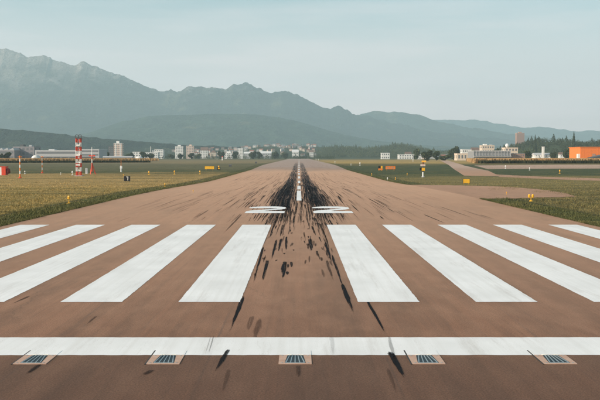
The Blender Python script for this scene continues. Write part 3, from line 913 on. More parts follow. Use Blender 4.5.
# ================================================================== BUILDINGS
def building(name, label, cat, x0, x1, ytop, Z, depth, wall, roof='flat', roofm='mid_grey', floors=0, cols=0, rz=0., zb=0., group=None, band=False, rh=None):
    """block whose front spans photo columns x0..x1 and whose top is at row ytop when it stands Z metres away"""
    w = (x1-x0)/F*Z; h = (HZ-ytop)/F*Z + CAM_H - zb
    t = thing(name, label, cat, ((((x0+x1)/2)-VX)/F*Z, Z, zb), rz, group)
    hw, hd = w/2, depth/2
    rh_ = rh if rh is not None else (h*.28 if roof in ('gable','hip') else .5)
    eave = h - rh_ if roof in ('gable','hip') else h - .5
    MB().box(-hw, hw, -hd, hd, -.6, eave).build('wall', M[wall], t)
    mb = MB(); o = .35
    if roof == 'flat':
        mb.box(-hw-.15, hw+.15, -hd-.15, hd+.15, eave, h)
    elif roof == 'gable':
        mb.v += [(-hw-o,-hd-o,eave),(hw+o,-hd-o,eave),(hw+o,hd+o,eave),(-hw-o,hd+o,eave),(-hw-o,0,h),(hw+o,0,h)]
        mb.f += [(0,3,2,1),(0,1,5,4),(2,3,4,5),(1,2,5),(3,0,4)]
    elif roof == 'hip':
        q = min(hw, hd)*.8
        mb.v += [(-hw-o,-hd-o,eave),(hw+o,-hd-o,eave),(hw+o,hd+o,eave),(-hw-o,hd+o,eave),(-hw+q,0,h),(hw-q,0,h)]
        mb.f += [(0,3,2,1),(0,1,5,4),(2,3,4,5),(1,2,5),(3,0,4)]
    mb.build('roof', M[roofm], t)
    if floors and cols:
        fh = eave/floors
        if band:
            wm = MB().box(-hw*.93, hw*.93, -.06, .06, 0, fh*.42).mesh('window_band', M['glass'])
            for k in range(floors): link('window_band', wm, t, (0, -hd-.03, k*fh+fh*.38))
        else:
            cw = w*.94/cols
            wm = MB().box(-cw*.27, cw*.27, -.06, .06, 0, fh*.5).mesh('window', M['glass'])
            for k in range(floors):
                for c in range(cols): link('window', wm, t, (-w*.47+cw*(c+.5), -hd-.03, k*fh+fh*.3))
            ws = MB().box(-.06, .06, -depth*.09, depth*.09, 0, fh*.5).mesh('window', M['glass'])
            sd = -1 if x0 > VX else 1
            for k in range(floors):
                for c in (-.27, .27): link('window', ws, t, (sd*(hw+.03), c*depth, k*fh+fh*.3))
    return t

# left side
B = building
b = B('factory_hall', 'grey mauve factory hall with sawtooth roof at the far left edge', 'building', -14, 19, 150.0, 1000, 30, 'mauve_grey', 'flat', 'pale_grey', 2, 6, band=True)
for k in range(6):
    x = -18+ (k+.0)*6.0
    mb = MB(); mb.v += [(x,-14,11.5),(x+5.6,-14,11.5),(x+5.6,14,11.5),(x,14,11.5),(x+4.6,-14,13.6),(x+4.6,14,13.6)]
    mb.f += [(0,3,2,1),(0,1,4),(1,2,5,4),(2,3,5),(3,0,4,5)]
    mb.build('rooflight', M['pale_grey'], b)
b = B('factory_block', 'taller mauve factory block with dark rooftop box behind the striped poles', 'building', 17, 38, 146.6, 1020, 26, 'mauve_grey', 'flat', 'mid_grey', 3, 5)
MB().box(-6, -2, -6, 2, 15.4, 17.6).build('rooftop_box', M['dark_grey'], b); MB().box(4, 7, -6, 2, 15.4, 17).build('rooftop_box', M['pale_grey'], b)
b = B('hangar', 'long pale grey hangar with white roof edge behind the red lattice mast', 'hangar', 41, 84, 150.3, 960, 40, 'pale_grey', 'flat', 'white_roof', 2, 4, band=True)
for k in range(5):
    MB().box(-19+k*8.0, -13.2+k*8.0, -20.16, -20.02, 0, 3.9).build('hangar_door', M['dark_grey'], b)
MB().box(-12, -6, -8, 0, 10.75, 11.8).build('rooftop_box', M['white_roof'], b)
b = B('hangar_annex', 'boxy grey hangar annex right of the red lattice mast', 'hangar', 84.3, 103.5, 149.3, 955, 40, 'pale_grey', 'flat', 'white_roof', 3, 5, band=True)
MB().box(-8, 6, -20.2, -20.02, 0, 4.2).build('hangar_door', M['dark_grey'], b)
B('dark_block', 'dark slab block directly left of the white tower', 'building', 109.6, 114.6, 146.3, 1480, 14, 'dark_grey', 'flat', 'dark_grey', 6, 2)
b = B('tower_block', 'tall white residential tower standing alone left of the runway', 'building', 114.9, 123.2, 143.2, 1430, 13, 'pinkish', 'flat', 'white_roof', 8, 4)
MB().box(-3.2, 1.2, -3, 3, 25.1, 28.4).build('lift_house', M['white_paint'], b)
MB().box(-4.0, -2.6, -6.75, -6.5, 0, 25).build('balcony_strip', M['white_paint'], b); MB().box(3.0, 4.2, -6.75, -6.5, 0, 25).build('balcony_strip', M['white_paint'], b)
B('low_shed', 'long low dark shed behind the maize field below the white tower', 'building', 104, 133, 156.0, 930, 10, 'mid_grey', 'gable', 'pale_grey', 1, 9)
def tent(x, Z, w, h, label):
    t = thing('white_tunnel_tent', label, 'tent', ((x-VX)/F*Z, Z, 0))
    mb = MB(); N = 10
    for yv in (-5, 5):
        mb.v += [(w/2*math.cos(math.pi*i/N), yv, h*math.sin(math.pi*i/N)) for i in range(N+1)]
    for i in range(N): mb.f.append((i, N+1+i, N+2+i, i+1))
    mb.f.append(tuple(range(N+1))); mb.f.append(tuple(reversed(range(N+1, 2*N+2))))
    mb.build('cover', M['white_paint'], t, True)
    MB().box(-w*.15, w*.15, -5.06, -5.01, 0, h*.6).build('flap', M['pale_grey'], t)
tent(139.5, 860, 7.0, 4.4, 'white rounded tunnel tent by the trees right of the white tower')
tent(36.5, 930, 8.0, 5.6, 'white rounded tent in front of the mauve factory block')
b = B('office_block', 'white flat-roofed office block with thin chimney left of the town', 'building', 145.5, 159, 152.4, 1650, 18, 'white_paint', 'flat', 'white_roof', 3, 7)
MB().tube((-2.6, 2, 10), (-2.6, 2, 22.5), .55, .45, 10).build('chimney', M['white_paint'], b)
B('stair_block', 'white square block rising behind the office with the chimney', 'building', 155.3, 164, 149.3, 1760, 16, 'white_paint', 'flat', 'pale_grey', 4, 4)
B('corner_house', 'small white cube house between the two tree groups by the tunnel tent', 'building', 133.6, 142, 151.8, 1560, 14, 'white_paint', 'flat', 'white_roof', 3, 3)
b = B('tower_block', 'white tower block with stepped top, left one of the pair', 'building', 176, 183.3, 146.2, 1900, 16, 'white_paint', 'flat', 'white_roof', 8, 4)
MB().box(-3, 3, -4, 4, 25.8, 28.2).build('lift_house', M['white_paint'], b)
b = B('tower_block', 'pinkish white tower block, right one of the pair', 'building', 187, 194.2, 145.8, 1900, 16, 'pinkish', 'flat', 'cream', 8, 4)
MB().box(-2, 3, -4, 4, 26.6, 29.2).build('lift_house', M['pinkish'], b)
B('apartment_house', 'white gabled apartment house above the left yellow sign', 'building', 201, 208.2, 147.2, 2000, 16, 'white_paint', 'gable', 'brown_roof', 5, 4)
B('apartment_house', 'greyish cream apartment house right of the gabled white one', 'building', 210.5, 216.5, 150.2, 2000, 14, 'cream', 'hip', 'brown_roof', 4, 3)
b = B('terraced_office', 'white stepped office building between dark trees near the runway', 'building', 225, 232.6, 152.7, 1750, 16, 'white_paint', 'flat', 'white_roof', 3, 4)
MB().box(-4, 4, -3, 5, 11.0, 14.2).build('upper_storey', M['white_paint'], b)
B('slab_tower', 'narrow white slab tower in the town left of the runway end', 'building', 238, 243.2, 148.2, 1900, 14, 'white_paint', 'flat', 'white_roof', 7, 3)
b = B('white_warehouse', 'white warehouse with bright roof beside the narrow slab tower', 'building', 244, 250.4, 151.6, 1850, 16, 'pale_grey', 'gable', 'white_roof', 3, 3)
B('white_warehouse', 'long pair of white roofed halls left of the runway end', 'building', 260.5, 271.5, 151.2, 2050, 18, 'pale_grey', 'gable', 'white_roof', 2, 6)
B('hillside_hall', 'bright white hall on the slope just left of the centre line end', 'building', 292, 298.6, 149.6, 2300, 16, 'white_paint', 'gable', 'white_roof', 2, 4)
B('hillside_house', 'bright white house on the slope just right of the centre line end', 'building', 309.5, 313.4, 150.0, 2250, 12, 'white_paint', 'gable', 'brown_roof', 3, 3)
# right side
B('white_cube_building', 'white cube building with dark windows in front of the hazy wood', 'building', 381, 389.2, 152.8, 1450, 14, 'white_paint', 'flat', 'white_roof', 2, 4)
B('long_low_building', 'long low white building at the foot of the hazy wood', 'building', 398, 421, 154.4, 1400, 16, 'white_paint', 'flat', 'white_roof', 2, 9)
B('upper_white_house', 'white house with brown roof rising behind the long low white building', 'building', 405, 411, 151.9, 1500, 12, 'white_paint', 'gable', 'brown_roof', 2, 3)
B('cream_sheds', 'sunlit cream industrial shed left of the terminal', 'building', 455.5, 472, 153.3, 1000, 18, 'cream', 'flat', 'pinkish', 1, 5)
B('white_offices', 'white two-part offices behind the cream shed', 'building', 461, 470, 149.3, 1250, 16, 'white_paint', 'flat', 'white_roof', 3, 4)
B('white_offices', 'white gabled offices directly left of the cream block above the terminal', 'building', 471, 479, 147.4, 1300, 16, 'white_paint', 'gable', 'brown_roof', 3, 4)
b = B('airport_terminal', 'long grey glass airport terminal with flat white roof', 'building', 470.5, 507, 150.7, 900, 30, 'mid_grey', 'flat', 'white_roof', 3, 8, band=True)
pw = 36/12
for k in range(13):
    MB().box(-18+k*pw-.14, -18+k*pw+.14, -15.35, -15.02, 0, 9.4).build('column', M['pale_grey'], b)
MB().box(-18.3, 18.3, -17, -15.4, 4.3, 4.9).build('canopy', M['white_roof'], b)
b = B('cream_block', 'sunlit cream block with roof machinery above the terminal', 'building', 480.5, 492.8, 145.4, 1180, 16, 'cream', 'flat', 'cream', 4, 5)
MB().box(-5, -1, -5, 3, 18.5, 20.4).build('rooftop_box', M['white_paint'], b); MB().box(3.5, 6, -5, 3, 18.5, 19.8).build('rooftop_box', M['pale_grey'], b)
b = B('control_building', 'cream airport building topped by a white radar dome', 'building', 503, 515.8, 147.5, 940, 16, 'cream', 'flat', 'cream', 3, 4)
mb = MB(); mb.lathe([(1.0,13.5),(1.0,14.1),(1.75,14.6),(2.0,15.5),(1.75,16.6),(1.1,17.3),(.3,17.6)], -3.2, -2, 16); mb.build('radar_dome', M['white_paint'], b, True)
B('brick_wing', 'long low pink brick wing in front of the cream dome building', 'building', 507.5, 523, 153.4, 900, 14, 'brick', 'flat', 'mauve_grey', 2, 8)
b = B('high_rise', 'lone pinkish high-rise on the skyline above the wooded hill', 'building', 515.6, 523.2, 133.0, 2500, 18, 'brick', 'flat', 'pinkish', 14, 5, zb=20)
MB().box(-4, 4, -5, 5, 48.8, 52).build('lift_house', M['brick'], b)
b = B('white_church', 'white building with a square tower at the foot of the wooded hill', 'building', 533, 549, 152.8, 1080, 14, 'white_paint', 'gable', 'pale_grey', 2, 6)
MB().box(-1.3, 1.3, -9.5, -7.05, 0, 15.6).build('tower', M['white_paint'], b); MB().box(-1.6, 1.6, -9.8, -6.8, 15.6, 16.1).build('tower_cap', M['pale_grey'], b)
MB().box(-9.4, -5, -9, -7.05, 0, 4.8).build('porch', M['white_paint'], b)
B('small_house', 'small white house among trees between the white tower building and orange hall', 'building', 558.8, 563, 152.2, 1100, 9, 'white_paint', 'gable', 'brown_roof', 2, 2)
# orange hall
Z = 800
t = thing('orange_hall', 'large bright orange clad hall at the right edge of the picture', 'hall', ((612-VX)/F*Z, Z, 0))
mb = MB()
mb.box(-32.5, 34, -14, 18, -.5, 12.0); mb.build('wall', M['orange_clad'], t)
for k in range(22):
    MB().box(-32.3+k*3.02, -32.1+k*3.02, -14.09, -14.002, .2, 11.9).build('cladding_rib', M['orange_clad'], t)
MB().box(-33.0, 34.5, -14.5, 18.5, 12.003, 12.6).build('roof', M['orange_paint'], t)
MB().box(-34.2, -32.52, -13.6, -9, -.5, 6.5).build('corner_stair', M['white_paint'], t)
MB().box(-22.2, -19.4, -14.3, -14.1, 3.6, 6.6).build('wall_vent', M['brick'], t)
t = thing('grey_gable_shed', 'dark grey gabled shed standing in front of the orange hall', 'shed', ((603-VX)/F*720, 720, 0))
MB().box(-11, 11, -5, 5, -.5, 3.2).build('wall', M['mid_grey'], t)
mb = MB(); mb.v += [(-11.6,-5.6,3.2),(11.6,-5.6,3.2),(11.6,5.6,3.2),(-11.6,5.6,3.2),(0,-5.6,6.0),(0,5.6,6.0)]
mb.f += [(0,3,2,1),(0,1,4),(1,2,5,4),(2,3,5),(3,0,4,5)]; mb.build('roof', M['dark_grey'], t)
MB().box(-3, 3, -5.1, -5.02, 0, 3).build('door', M['dark_grey'], t)

# town houses: nothing in the photograph tells these specks apart
HW = {}
def house_meshes(k):
    r = random.Random(900+k)
    w, d, h, rh = r.uniform(8, 12), r.uniform(7, 10), r.uniform(4.5, 8), r.uniform(2.0, 3.4)
    wall = MB().box(-w/2, w/2, -d/2, d/2, -3, h).mesh('wall', M[['town_white','town_cream','town_pink','town_white','town_grey'][k % 5]])
    mb = MB(); mb.v += [(-w/2-.4,-d/2-.4,h),(w/2+.4,-d/2-.4,h),(w/2+.4,d/2+.4,h),(-w/2-.4,d/2+.4,h),(-w/2-.4,0,h+rh),(w/2+.4,0,h+rh)]
    mb.f += [(0,3,2,1),(0,1,5,4),(2,3,4,5),(1,2,5),(3,0,4)]
    roof = mb.mesh('roof', M[['red_roof','brown_roof','mid_grey'][k % 3]])
    win = MB().box(-.7, .7, -.05, .05, 0, 1.6).mesh('window', M['glass'])
    return wall, roof, win, w, d, h
HM = [house_meshes(k) for k in range(8)]
def house(px, Y, k, label, group):
    X = (px-VX)/F*Y
    z = max(float(town_hill.z(X, Y)), 0)
    wall, roof, win, w, d, h = HM[k]
    t = thing('town_house', label, 'house', (X, Y, z), random.uniform(-.6, .6), group)
    link('wall', wall, t); link('roof', roof, t)
    for c in (-.25, .25): link('window', win, t, (c*w, -d/2-.03, 1.2)); link('window', win, t, (c*w, -d/2-.03, 4.0))
r = random.Random(5)
WALLN = ['white', 'cream', 'pinkish', 'white', 'grey']; ROOFN = ['red', 'brown', 'grey']
ZONES = [(176, 'between the chimney office and the pair of tower blocks'), (201, 'around the pinkish tower block'), (225, 'right of the gabled apartment house'),
         (244, 'around the narrow slab tower'), (272, 'above the long white halls'), (299, 'on the slope just left of the centre line end'), (400, 'on the slope just right of the centre line end')]
for i in range(120):
    px = r.uniform(150, 318) if i % 5 < 3 else r.uniform(195, 316)
    k = r.randrange(8); zn = next(z_ for e_, z_ in ZONES if px < e_)
    house(px, r.uniform(2300, 3400), k, 'tiny %s house with %s roof %s' % (WALLN[k % 5], ROOFN[k % 3], zn), 'town houses ' + zn)
for i in range(14):
    px = r.uniform(424, 470); Y = r.uniform(1500, 2100); k = r.randrange(8)
    house(px, Y, k, 'tiny %s house with %s roof among trees behind the taxiway junction' % (WALLN[k % 5], ROOFN[k % 3]), 'houses behind the taxiway junction')

# ------------------------------------------------------------------ single trees
for a in [(1, 153.0, 6, 900, 'small dark tree at the left picture edge before the factory hall', 0),
          (8, 152.2, 9, 905, 'rounded dark tree in front of the grey mauve factory hall', 2),
          (40, 149.8, 6, 950, 'dark tree between the mauve factory block and the long hangar', 0),
          (106.5, 152.0, 6, 1000, 'dark tree at the right end of the hangar annex', 2),
          (130, 152.2, 8, 1350, 'bushy dark tree right of the lone white tower', 0),
          (143, 151.8, 9, 1340, 'broad dark tree behind the white tunnel tent', 2),
          (150.5, 152.6, 7.5, 1345, 'dark tree in front of the office with the thin chimney', 0),
          (171, 153.0, 6, 1600, 'dark tree left of the pair of tower blocks', 1),
          (180.5, 153.2, 6, 1550, 'dark tree at the foot of the left tower block of the pair', 0),
          (191.5, 153.0, 7, 1550, 'dark tree at the foot of the pinkish tower block', 2),
          (198, 152.4, 6, 1700, 'dark tree left of the gabled apartment house', 1),
          (220.5, 150.4, 8, 1600, 'large dark tree above the pink post near the runway', 0),
          (235.3, 151.6, 6.5, 1650, 'dark tree left of the narrow slab tower', 2),
          (253, 150.6, 8, 1600, 'large dark tree right of the white warehouse, left of two', 0),
          (259, 151.6, 6, 1620, 'smaller dark tree beside the long white halls', 2),
          (275, 150.8, 7, 1700, 'dark tree right of the long white halls', 0),
          (285, 152.4, 7, 1750, 'dark tree below the bright hall on the slope', 3),
          (416, 148.6, 8, 1250, 'hazy green tree behind the long low white building', 3),
          (427.5, 149.4, 12, 900, 'big broad dark tree right of the striped post', 0),
          (436.5, 151.0, 8, 950, 'medium dark tree beside the big broad tree near the taxiway', 2),
          (445, 153.3, 12, 930, 'wide low bushy tree at the far end of the taxiway', 1),
          (454, 145.4, 11, 1150, 'tall round dark tree behind the cream shed', 0),
          (474, 150.0, 6, 1100, 'dark tree between the white offices and the terminal', 2),
          (496, 147.6, 7, 1150, 'dark tree behind the terminal right of the cream block', 0),
          (527.5, 150.6, 8, 960, 'dark tree right of the pink brick wing', 2),
          (553.5, 151.0, 7, 1000, 'dark tree right of the white building with square tower', 0),
          (567.5, 148.4, 9, 950, 'dark tree left of the orange hall, farther one', 2),
          (572, 150.2, 7, 900, 'dark tree touching the left corner of the orange hall', 0),
          (487.5, 160.2, 5, 545, 'small dark round bush at the start of the right dark crop front', 1)]:
    tree(*a)
for a in [(573.6, 132.0, 4.5, 1560, 'tall pointed conifer sticking out of the wood above the orange hall', 9),
          (535, 135.2, 4, 1600, 'pointed conifer on the left crest of the dark wood', 9)]:
    X_ = (a[0]-VX)/F*a[3]
    tree(*a, group='conifers on the wooded hill', zb=max(float(right_hill.z(X_, a[3])), 0))

# ================================================================== AIRFIELD THINGS
def place(x, y): return ground(x, y)

def edge_light(x, y, label, kind='amber', s=1.0, group='runway and taxiway edge lights'):
    p = place(x, y)
    t = thing('edge_light', label, 'light', p, 0, group); t.scale = (s, s, s)
    pm = M['yellow_paint'] if kind == 'amber' else M['white_paint']
    MB().lathe([(.16,-.03),(.16,.02),(.07,.05),(.035,.07)], 0, 0, 12).build('base', pm, t)
    MB().tube((0,0,.06), (0,0,.30), .028, .028, 8).build('stem', pm, t)
    MB().lathe([(.05,.29),(.11,.31),(.115,.36),(.10,.38)], 0, 0, 12).build('collar', pm, t)
    MB().lathe([(.095,.38),(.10,.44),(.085,.50),(.05,.545),(.015,.56)], 0, 0, 12).build('lens', M['amber_lens' if kind == 'amber' else 'clear_lens'], t, True)
    return t
edge_light(69, 203.2, 'yellow edge light in the left verge nearest to the camera', s=1.25)
edge_light(165, 186.5, 'small yellow edge light beside the left runway edge, right of the black number sign', s=.9)
edge_light(193.2, 192.2, 'low yellow light on the pavement by the left runway edge', s=.55)
edge_light(149, 174.8, 'yellow light in the left meadow, first right of the black number sign', s=1.9)
edge_light(174.5, 174.2, 'yellow light in the left meadow, second right of the black number sign', s=1.9)
edge_light(200, 174.0, 'yellow light in the left meadow just below the yellow sign', s=1.8)
edge_light(123.4, 176.2, 'small yellow light at the foot of the thin white post', s=1.0)
# double-headed yellow light in the right corner
p = place(531, 201.0)
t = thing('twin_light', 'yellow twin-headed light in the grass right of the runway', 'light', p)
MB().lathe([(.18,-.03),(.18,.02),(.08,.06),(.04,.08)], 0, 0, 12).build('base', M['yellow_paint'], t)
MB().tube((0,0,.06), (0,0,.32), .032, .032, 8).build('stem', M['yellow_paint'], t)
MB().box(-.22, .22, -.04, .04, .30, .36).build('crossbar', M['yellow_paint'], t)
for s in (-1, 1):
    h_ = MB().lathe([(.05,.36),(.12,.40),(.13,.50),(.11,.54)], s*.17, 0, 12).build('lamp_head', M['yellow_paint'], t)
    MB().lathe([(.10,.54),(.10,.60),(.07,.655),(.02,.67)], s*.17, 0, 12).build('lens', M['amber_lens'], h_, True)
edge_light(506.5, 194.3, 'low yellow light on the brown stub pavement at right', s=.5)
edge_light(387.5, 180.4, 'white edge light by the right runway edge below the double yellow sign', 'white', 1.15)
edge_light(395.5, 179.6, 'small yellow light right of the white edge light', s=.95)
edge_light(371.7, 175.2, 'small yellow light by the right runway edge near the dark grass', s=1.0)
edge_light(407.2, 175.0, 'small yellow light in dark grass left of the striped post', s=1.0)
edge_light(360, 165.3, 'large white light in dark grass near the far right runway edge', 'white', 2.6)
edge_light(351, 165.2, 'small white light left of the large white one by the far right edge', 'white', 1.4)
edge_light(335, 163.2, 'white light in the golden grass at the far right runway edge', 'white', 2.2)
edge_light(318.3, 160.4, 'white runway end light right of centre, farther right of two', 'white', 3.2)
edge_light(316, 160.5, 'white runway end light right of centre, nearer the centre of two', 'white', 3.0)
edge_light(413, 161.2, 'white light far behind the striped post', 'white', 3.0)
edge_light(505.5, 168.6, 'white taxiway light on the grey taxiway, left one of two', 'white', 2.3)
edge_light(529.6, 170.2, 'white taxiway light before the grey taxiway, right one of two', 'white', 1.9)
edge_light(559.8, 173.4, 'tall yellow light in the grass below the orange hall', s=2.0)
edge_light(217, 159.6, 'white light at the far end of the left meadow', 'white', 3.2)
edge_light(25, 173.8, 'small white light right of the near striped pole', 'white', 1.6)
edge_light(60.8, 174.6, 'small white light in the grass left of the lattice mast', 'white', 1.1)
edge_light(72.4, 175.0, 'white light at the foot of the lattice mast', 'white', 2.0)

# guidance signs ------------------------------------------------------
def sign_panel(t, w, h, z, face, marks=()):
    MB().box(-w/2, w/2, -.10, .10, z, z+h).build('sign_box', M['black_paint'], t)
    fc = MB().box(-w/2+.05, w/2-.05, -.115, -.102, z+.05, z+h-.05).build('sign_face', M[face], t)
    for (x0, x1, z0, z1) in marks:
        MB().box(x0, x1, -.122, -.1155, z+z0, z+z1).build('mark', M['brick'], t)
    for s in (-.35, .35):
        MB().tube((s*w, 0, -.04), (s*w, 0, z), .05, .05, 8).build('leg', M['yellow_paint'], t)
p = place(209.5, 170.2)
t = thing('guidance_sign', 'long yellow taxiway sign in the left meadow', 'sign', p, 0, 'yellow taxiway signs')
sign_panel(t, 3.5, 1.15, .35, 'yellow_paint')
p = place(218.9, 170.0)
t = thing('marker_box', 'small dark box with a yellow lamp right of the long left sign', 'light', p)
MB().box(-.55, .55, -.3, .3, 0, 1.15).build('housing', M['black_paint'], t)
MB().lathe([(.28,1.15),(.34,1.3),(.30,1.5),(.16,1.62)], .0, 0, 12).build('lamp', M['amber_lens'], t)
MB().box(-.3, .3, -.32, -.302, .3, .9).build('front_panel', M['yellow_paint'], t)
for x, y, lb in [(230.3, 166.6, 'small dark equipment box in the left meadow by the runway'), (256, 163.2, 'small dark box in the far left meadow near the runway edge')]:
    t = thing('equipment_box', lb, 'box', place(x, y))
    MB().box(-.6, .6, -.4, .4, -.03, .95).build('housing', M['dark_grey'], t); MB().box(-.68, .68, -.48, .48, .95, 1.08).build('lid', M['mid_grey'], t)
p = place(390.4, 170.4)
t = thing('guidance_sign', 'long orange yellow taxiway sign in the dark grass at right', 'sign', p, 0, 'yellow taxiway signs')
sign_panel(t, 3.7, 1.25, .35, 'orange_paint', [(-1.3,-1.0,.3,.95), (-.75,-.45,.3,.95), (.1,.4,.3,.95), (.7,1.2,.3,.95)])
p = place(380.4, 170.8)
t = thing('guidance_sign', 'small black and yellow sign left of the long orange one', 'sign', p, 0, 'yellow taxiway signs')
MB().box(-.75, .75, -.1, .1, .25, .85).build('lower_panel', M['orange_paint'], t)
MB().box(-.75, .1, -.1, .1, .88, 1.75).build('black_panel', M['black_paint'], t)
MB().box(.13, .75, -.1, .1, .88, 1.75).build('upper_panel', M['yellow_paint'], t)
for s in (-.5, .5): MB().tube((s,0,-.04), (s,0,.25), .05, .05, 8).build('leg', M['yellow_paint'], t)
p = place(466.3, 184.0)
t = thing('guidance_sign', 'plain yellow sign standing in front of the brown stub pavement', 'sign', p, 0, 'yellow taxiway signs')
sign_panel(t, 1.22, .78, .12, 'yellow_paint')
p = place(127.2, 181.6)
t = thing('number_sign', 'black square sign with a white 7 in the left grass', 'sign', p)
MB().box(-.60, .60, -.09, .09, .10, 1.10).build('sign_box', M['black_paint'], t)
mb = MB()
mb.poly([(-.17,-.0925,.88),(.24,-.0925,.88),(.24,-.0925,.99),(-.17,-.0925,.99)])
mb.poly([(.06,-.0935,.24),(.19,-.0935,.24),(.24,-.0935,.93),(.10,-.0935,.93)])
mb.build('numeral', M['white_paint'], t)
MB().box(-.66, -.602, -.10, .10, .10, 1.12).build('side_frame', M['mid_grey'], t)
for s in (-.4, .4): MB().tube((s,0,-.04), (s,0,.10), .04, .04, 8).build('leg', M['dark_grey'], t)

# masts and posts -----------------------------------------------------
def banded(t, x, y, z0, z1, n, r0, r1, mats, name='band', seg=8):
    for k in range(n):
        a = z0 + (z1-z0)*k/n; b_ = z0 + (z1-z0)*(k+1)/n
        ra = r0 + (r1-r0)*k/n; rb = r0 + (r1-r0)*(k+1)/n
        MB().tube((x, y, a), (x, y, b_), ra, rb, seg).build(name, M[mats[k % 2]], t)
p = place(79.0, 176.0)
t = thing('lattice_mast', 'red and white lattice antenna mast in the left meadow', 'mast', p)
Hm = (HZ-138.5)/F*p.y + CAM_H - p.z
hw = 2.0/F*p.y
nb = 9
MB().box(-hw-.5, hw+.5, -hw-.5, hw+.5, -.06, .15).build('footing', M['pale_grey'], t)
for k in range(nb):
    z0, z1 = .15+(Hm-.15)*k/nb, .15+(Hm-.15)*(k+1)/nb
    mb = MB()
    for sx in (-1, 1):
        for sy in (-1, 1):
            mb.tube((sx*hw, sy*hw, z0), (sx*hw, sy*hw, z1), .16, .16, 6)
    for (a, b_) in (((-1,-1),(1,-1)), ((1,-1),(1,1)), ((1,1),(-1,1)), ((-1,1),(-1,-1))):
        mb.tube((a[0]*hw, a[1]*hw, z0+.12), (b_[0]*hw, b_[1]*hw, z0+.12), .075, .075, 5)
        if k % 2 == 0: mb.tube((a[0]*hw, a[1]*hw, z0), (b_[0]*hw, b_[1]*hw, z1), .055, .055, 5)
        else: mb.tube((b_[0]*hw, b_[1]*hw, z0), (a[0]*hw, a[1]*hw, z1), .055, .055, 5)
    mb.build('lattice_section', M['red_paint' if k % 2 == 0 else 'white_paint'], t)
MB().box(-hw-.25, hw+.25, -hw-.25, hw+.25, Hm, Hm+.12).build('platform', M['dark_grey'], t)
for s in (-1, 1):
    mb = MB(); N = 14
    for i in range(N):
        a0, a1 = 2*math.pi*i/N, 2*math.pi*(i+1)/N
        mb.tube((s*hw*.75+.42*math.cos(a0), -.2, Hm+.55+.42*math.sin(a0)), (s*hw*.75+.42*math.cos(a1), -.2, Hm+.55+.42*math.sin(a1)), .09, .09, 5)
    mb.build('antenna_loop', M['dark_grey'], t)
for k in range(3):
    z = Hm*(.28+.26*k)
    MB().box(-.55, .55, -hw-.55, -hw-.2, z, z+.35).build('antenna_panel', M['white_paint'], t)
p = place(92.2, 174.2)
t = thing('tripod_mast', 'slender white pole on a red tripod beside the lattice mast', 'mast', p)
Hp = (HZ-147)/F*p.y + CAM_H - p.z
for k in range(3):
    a = 2.1*k+.3
    MB().tube((.95*math.cos(a), .95*math.sin(a), -.05), (0, 0, Hp*.42), .13, .10, 6).build('leg', M['red_paint'], t)
MB().tube((0,0,Hp*.10), (0,0,Hp*.42), .16, .15, 8).build('lower_pole', M['red_paint'], t)
MB().tube((0,0,Hp*.42), (0,0,Hp*.55), .14, .13, 8).build('middle_pole', M['white_paint'], t)
MB().tube((0,0,Hp*.55), (0,0,Hp*.68), .13, .12, 8).build('middle_pole', M['red_paint'], t)
MB().tube((0,0,Hp*.68), (0,0,Hp), .11, .08, 8).build('upper_pole', M['white_paint'], t)
MB().box(-.9,.9,-.06,.06,Hp*.66,Hp*.70).build('crossarm', M['red_paint'], t)
p = place(86.6, 173.6)
t = thing('cabinet', 'slim white cabinet between the lattice mast and the tripod pole', 'cabinet', p)
MB().box(-.32,.32,-.3,.3,-.03,1.5).build('body', M['white_paint'], t); MB().box(-.38,.38,-.36,.36,1.5,1.62).build('lid', M['pale_grey'], t)
MB().box(-.27,.27,-.32,-.302,.1,1.4).build('door', M['pale_grey'], t)
def striped_pole(x, y, ytop, r, label):
    p = place(x, y)
    t = thing('striped_pole', label, 'pole', p, 0, 'orange and white poles in the left meadow')
    h = (HZ-ytop)/F*p.y + CAM_H - p.z
    MB().lathe([(.42,-.04),(.42,.12),(.22,.2),(r*1.3,.3)], 0, 0, 10).build('base', M['red_paint'], t)
    banded(t, 0, 0, .25, h, 7, r, r*.75, ('orange_paint', 'white_paint'))
    MB().box(-.5,.5,-.05,.05,h*.93,h*.93+.12).build('crossarm', M['orange_paint'], t)
striped_pole(20.2, 178.0, 155.5, .17, 'orange and white striped pole right of the red hut')
striped_pole(42.3, 173.0, 155.8, .13, 'thinner orange and white pole midway to the lattice mast')
p = place(121.2, 172.0)
t = thing('white_post', 'thin white post behind the black number sign', 'post', p)
hh = (HZ-160.5)/F*p.y + CAM_H - p.z
MB().tube((0,0,-.04), (0,0,hh*.55), .24, .22, 10).build('lower_tube', M['white_paint'], t)
MB().tube((0,0,hh*.55), (0,0,hh), .10, .08, 8).build('upper_tube', M['orange_paint'], t)
MB().box(-.35,.35,-.2,.2,hh*.3,hh*.5).build('sensor_head', M['white_paint'], t)
p = place(222.4, 160.2)
t = thing('pink_post', 'short pink and white post at the far end of the left meadow', 'post', p)
banded(t, 0, 0, -.05, 3.6, 3, .7, .6, ('white_paint', 'pinkish'))
MB().box(-.8,.8,-.4,.4,3.6,4.4).build('head', M['red_paint'], t)
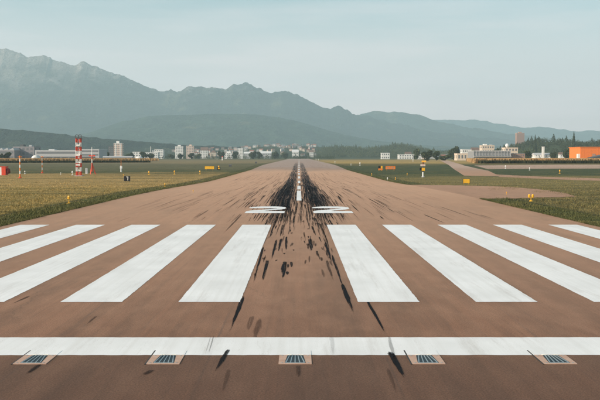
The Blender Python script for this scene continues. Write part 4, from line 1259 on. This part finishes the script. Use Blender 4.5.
# striped sensor post at right
p = place(423.0, 177.0)
t = thing('sensor_post', 'white and yellow sensor post with black box left of the taxiway', 'post', p)
hh = (HZ-160.6)/F*p.y + CAM_H - p.z
MB().lathe([(.4,-.04),(.4,.08),(.2,.16)], 0, 0, 10).build('base', M['pale_grey'], t)
MB().tube((0,0,.1), (0,0,hh*.30), .19, .17, 8).build('lower_tube', M['white_paint'], t)
MB().tube((0,0,hh*.30), (0,0,hh*.38), .15, .15, 8).build('joint', M['dark_grey'], t)
MB().box(-.35,.42,-.25,.25,hh*.38,hh*.56).build('sensor_box', M['yellow_paint'], t)
MB().box(-.85,-.36,-.25,.25,hh*.40,hh*.56).build('black_box', M['black_paint'], t)
MB().tube((0,0,hh*.56), (0,0,hh*.66), .13, .13, 8).build('neck', M['dark_grey'], t)
MB().box(-.62,.55,-.2,.2,hh*.66,hh*.78).build('white_head', M['pinkish'], t)
MB().tube((0,0,hh*.78), (0,0,hh*.9), .12, .12, 8).build('upper_tube', M['maroon'], t)
MB().box(-.35,.72,-.2,.2,hh*.9,hh).build('beacon', M['amber_lens'], t)
# far white marker beside it
p = place(413.8, 160.4)
# striped hut at the left picture edge
p = place(-1.5, 175.0)
t = thing('striped_hut', 'red and white striped equipment hut cut by the left picture edge', 'hut', p)
u = p.y/F
hh = 8.6*u
w0 = [-9.5*u, -4.0*u, 2.0*u*1.0, 4.0*u, 8.3*u]
xs = [-10*u, -5*u, -1*u+.0, 4.0*u, 8.2*u]
for i, mt in enumerate(['red_paint', 'white_paint', 'white_paint', 'red_paint']):
    if i == 2: continue
xs = [-12*u, -6*u, -.0*u, 4.3*u, 8.4*u]
for i, mt in enumerate(['white_paint', 'red_paint', 'white_paint', 'red_paint']):
    MB().box(xs[i], xs[i+1], -1.1, 1.1, -.05, hh-.12).build('wall_panel', M[mt], t)
MB().box(xs[0]-.1, xs[-1]+.1, -1.2, 1.2, hh-.12, hh).build('roof', M['red_paint'], t)
MB().lathe([(.1,.35),(.55,.45),(.62,hh*.4),(.5,hh*.72),(.1,hh*.8)], xs[-1]+.45, -.3, 12).build('shaded_side', M['maroon'], t, True)  # added maroon drum stands in for the hut's shaded right side

# ================================================================== HAZE
hb = MB().box(-11800, 11800, -3500, 17000, -6.5, 1420)
t = NT('haze_air')
pv = t.n('ShaderNodeVolumePrincipled')
pv.inputs['Color'].default_value = (.60, .82, .92, 1)
pv.inputs['Density'].default_value = 1.05e-4
pv.inputs['Anisotropy'].default_value = 0.1
t.l(pv.outputs[0], t.out.inputs['Volume'])
hz = hb.build('haze', t.m); tag(hz, 'pale teal morning haze over the valley', 'haze', kind='stuff')
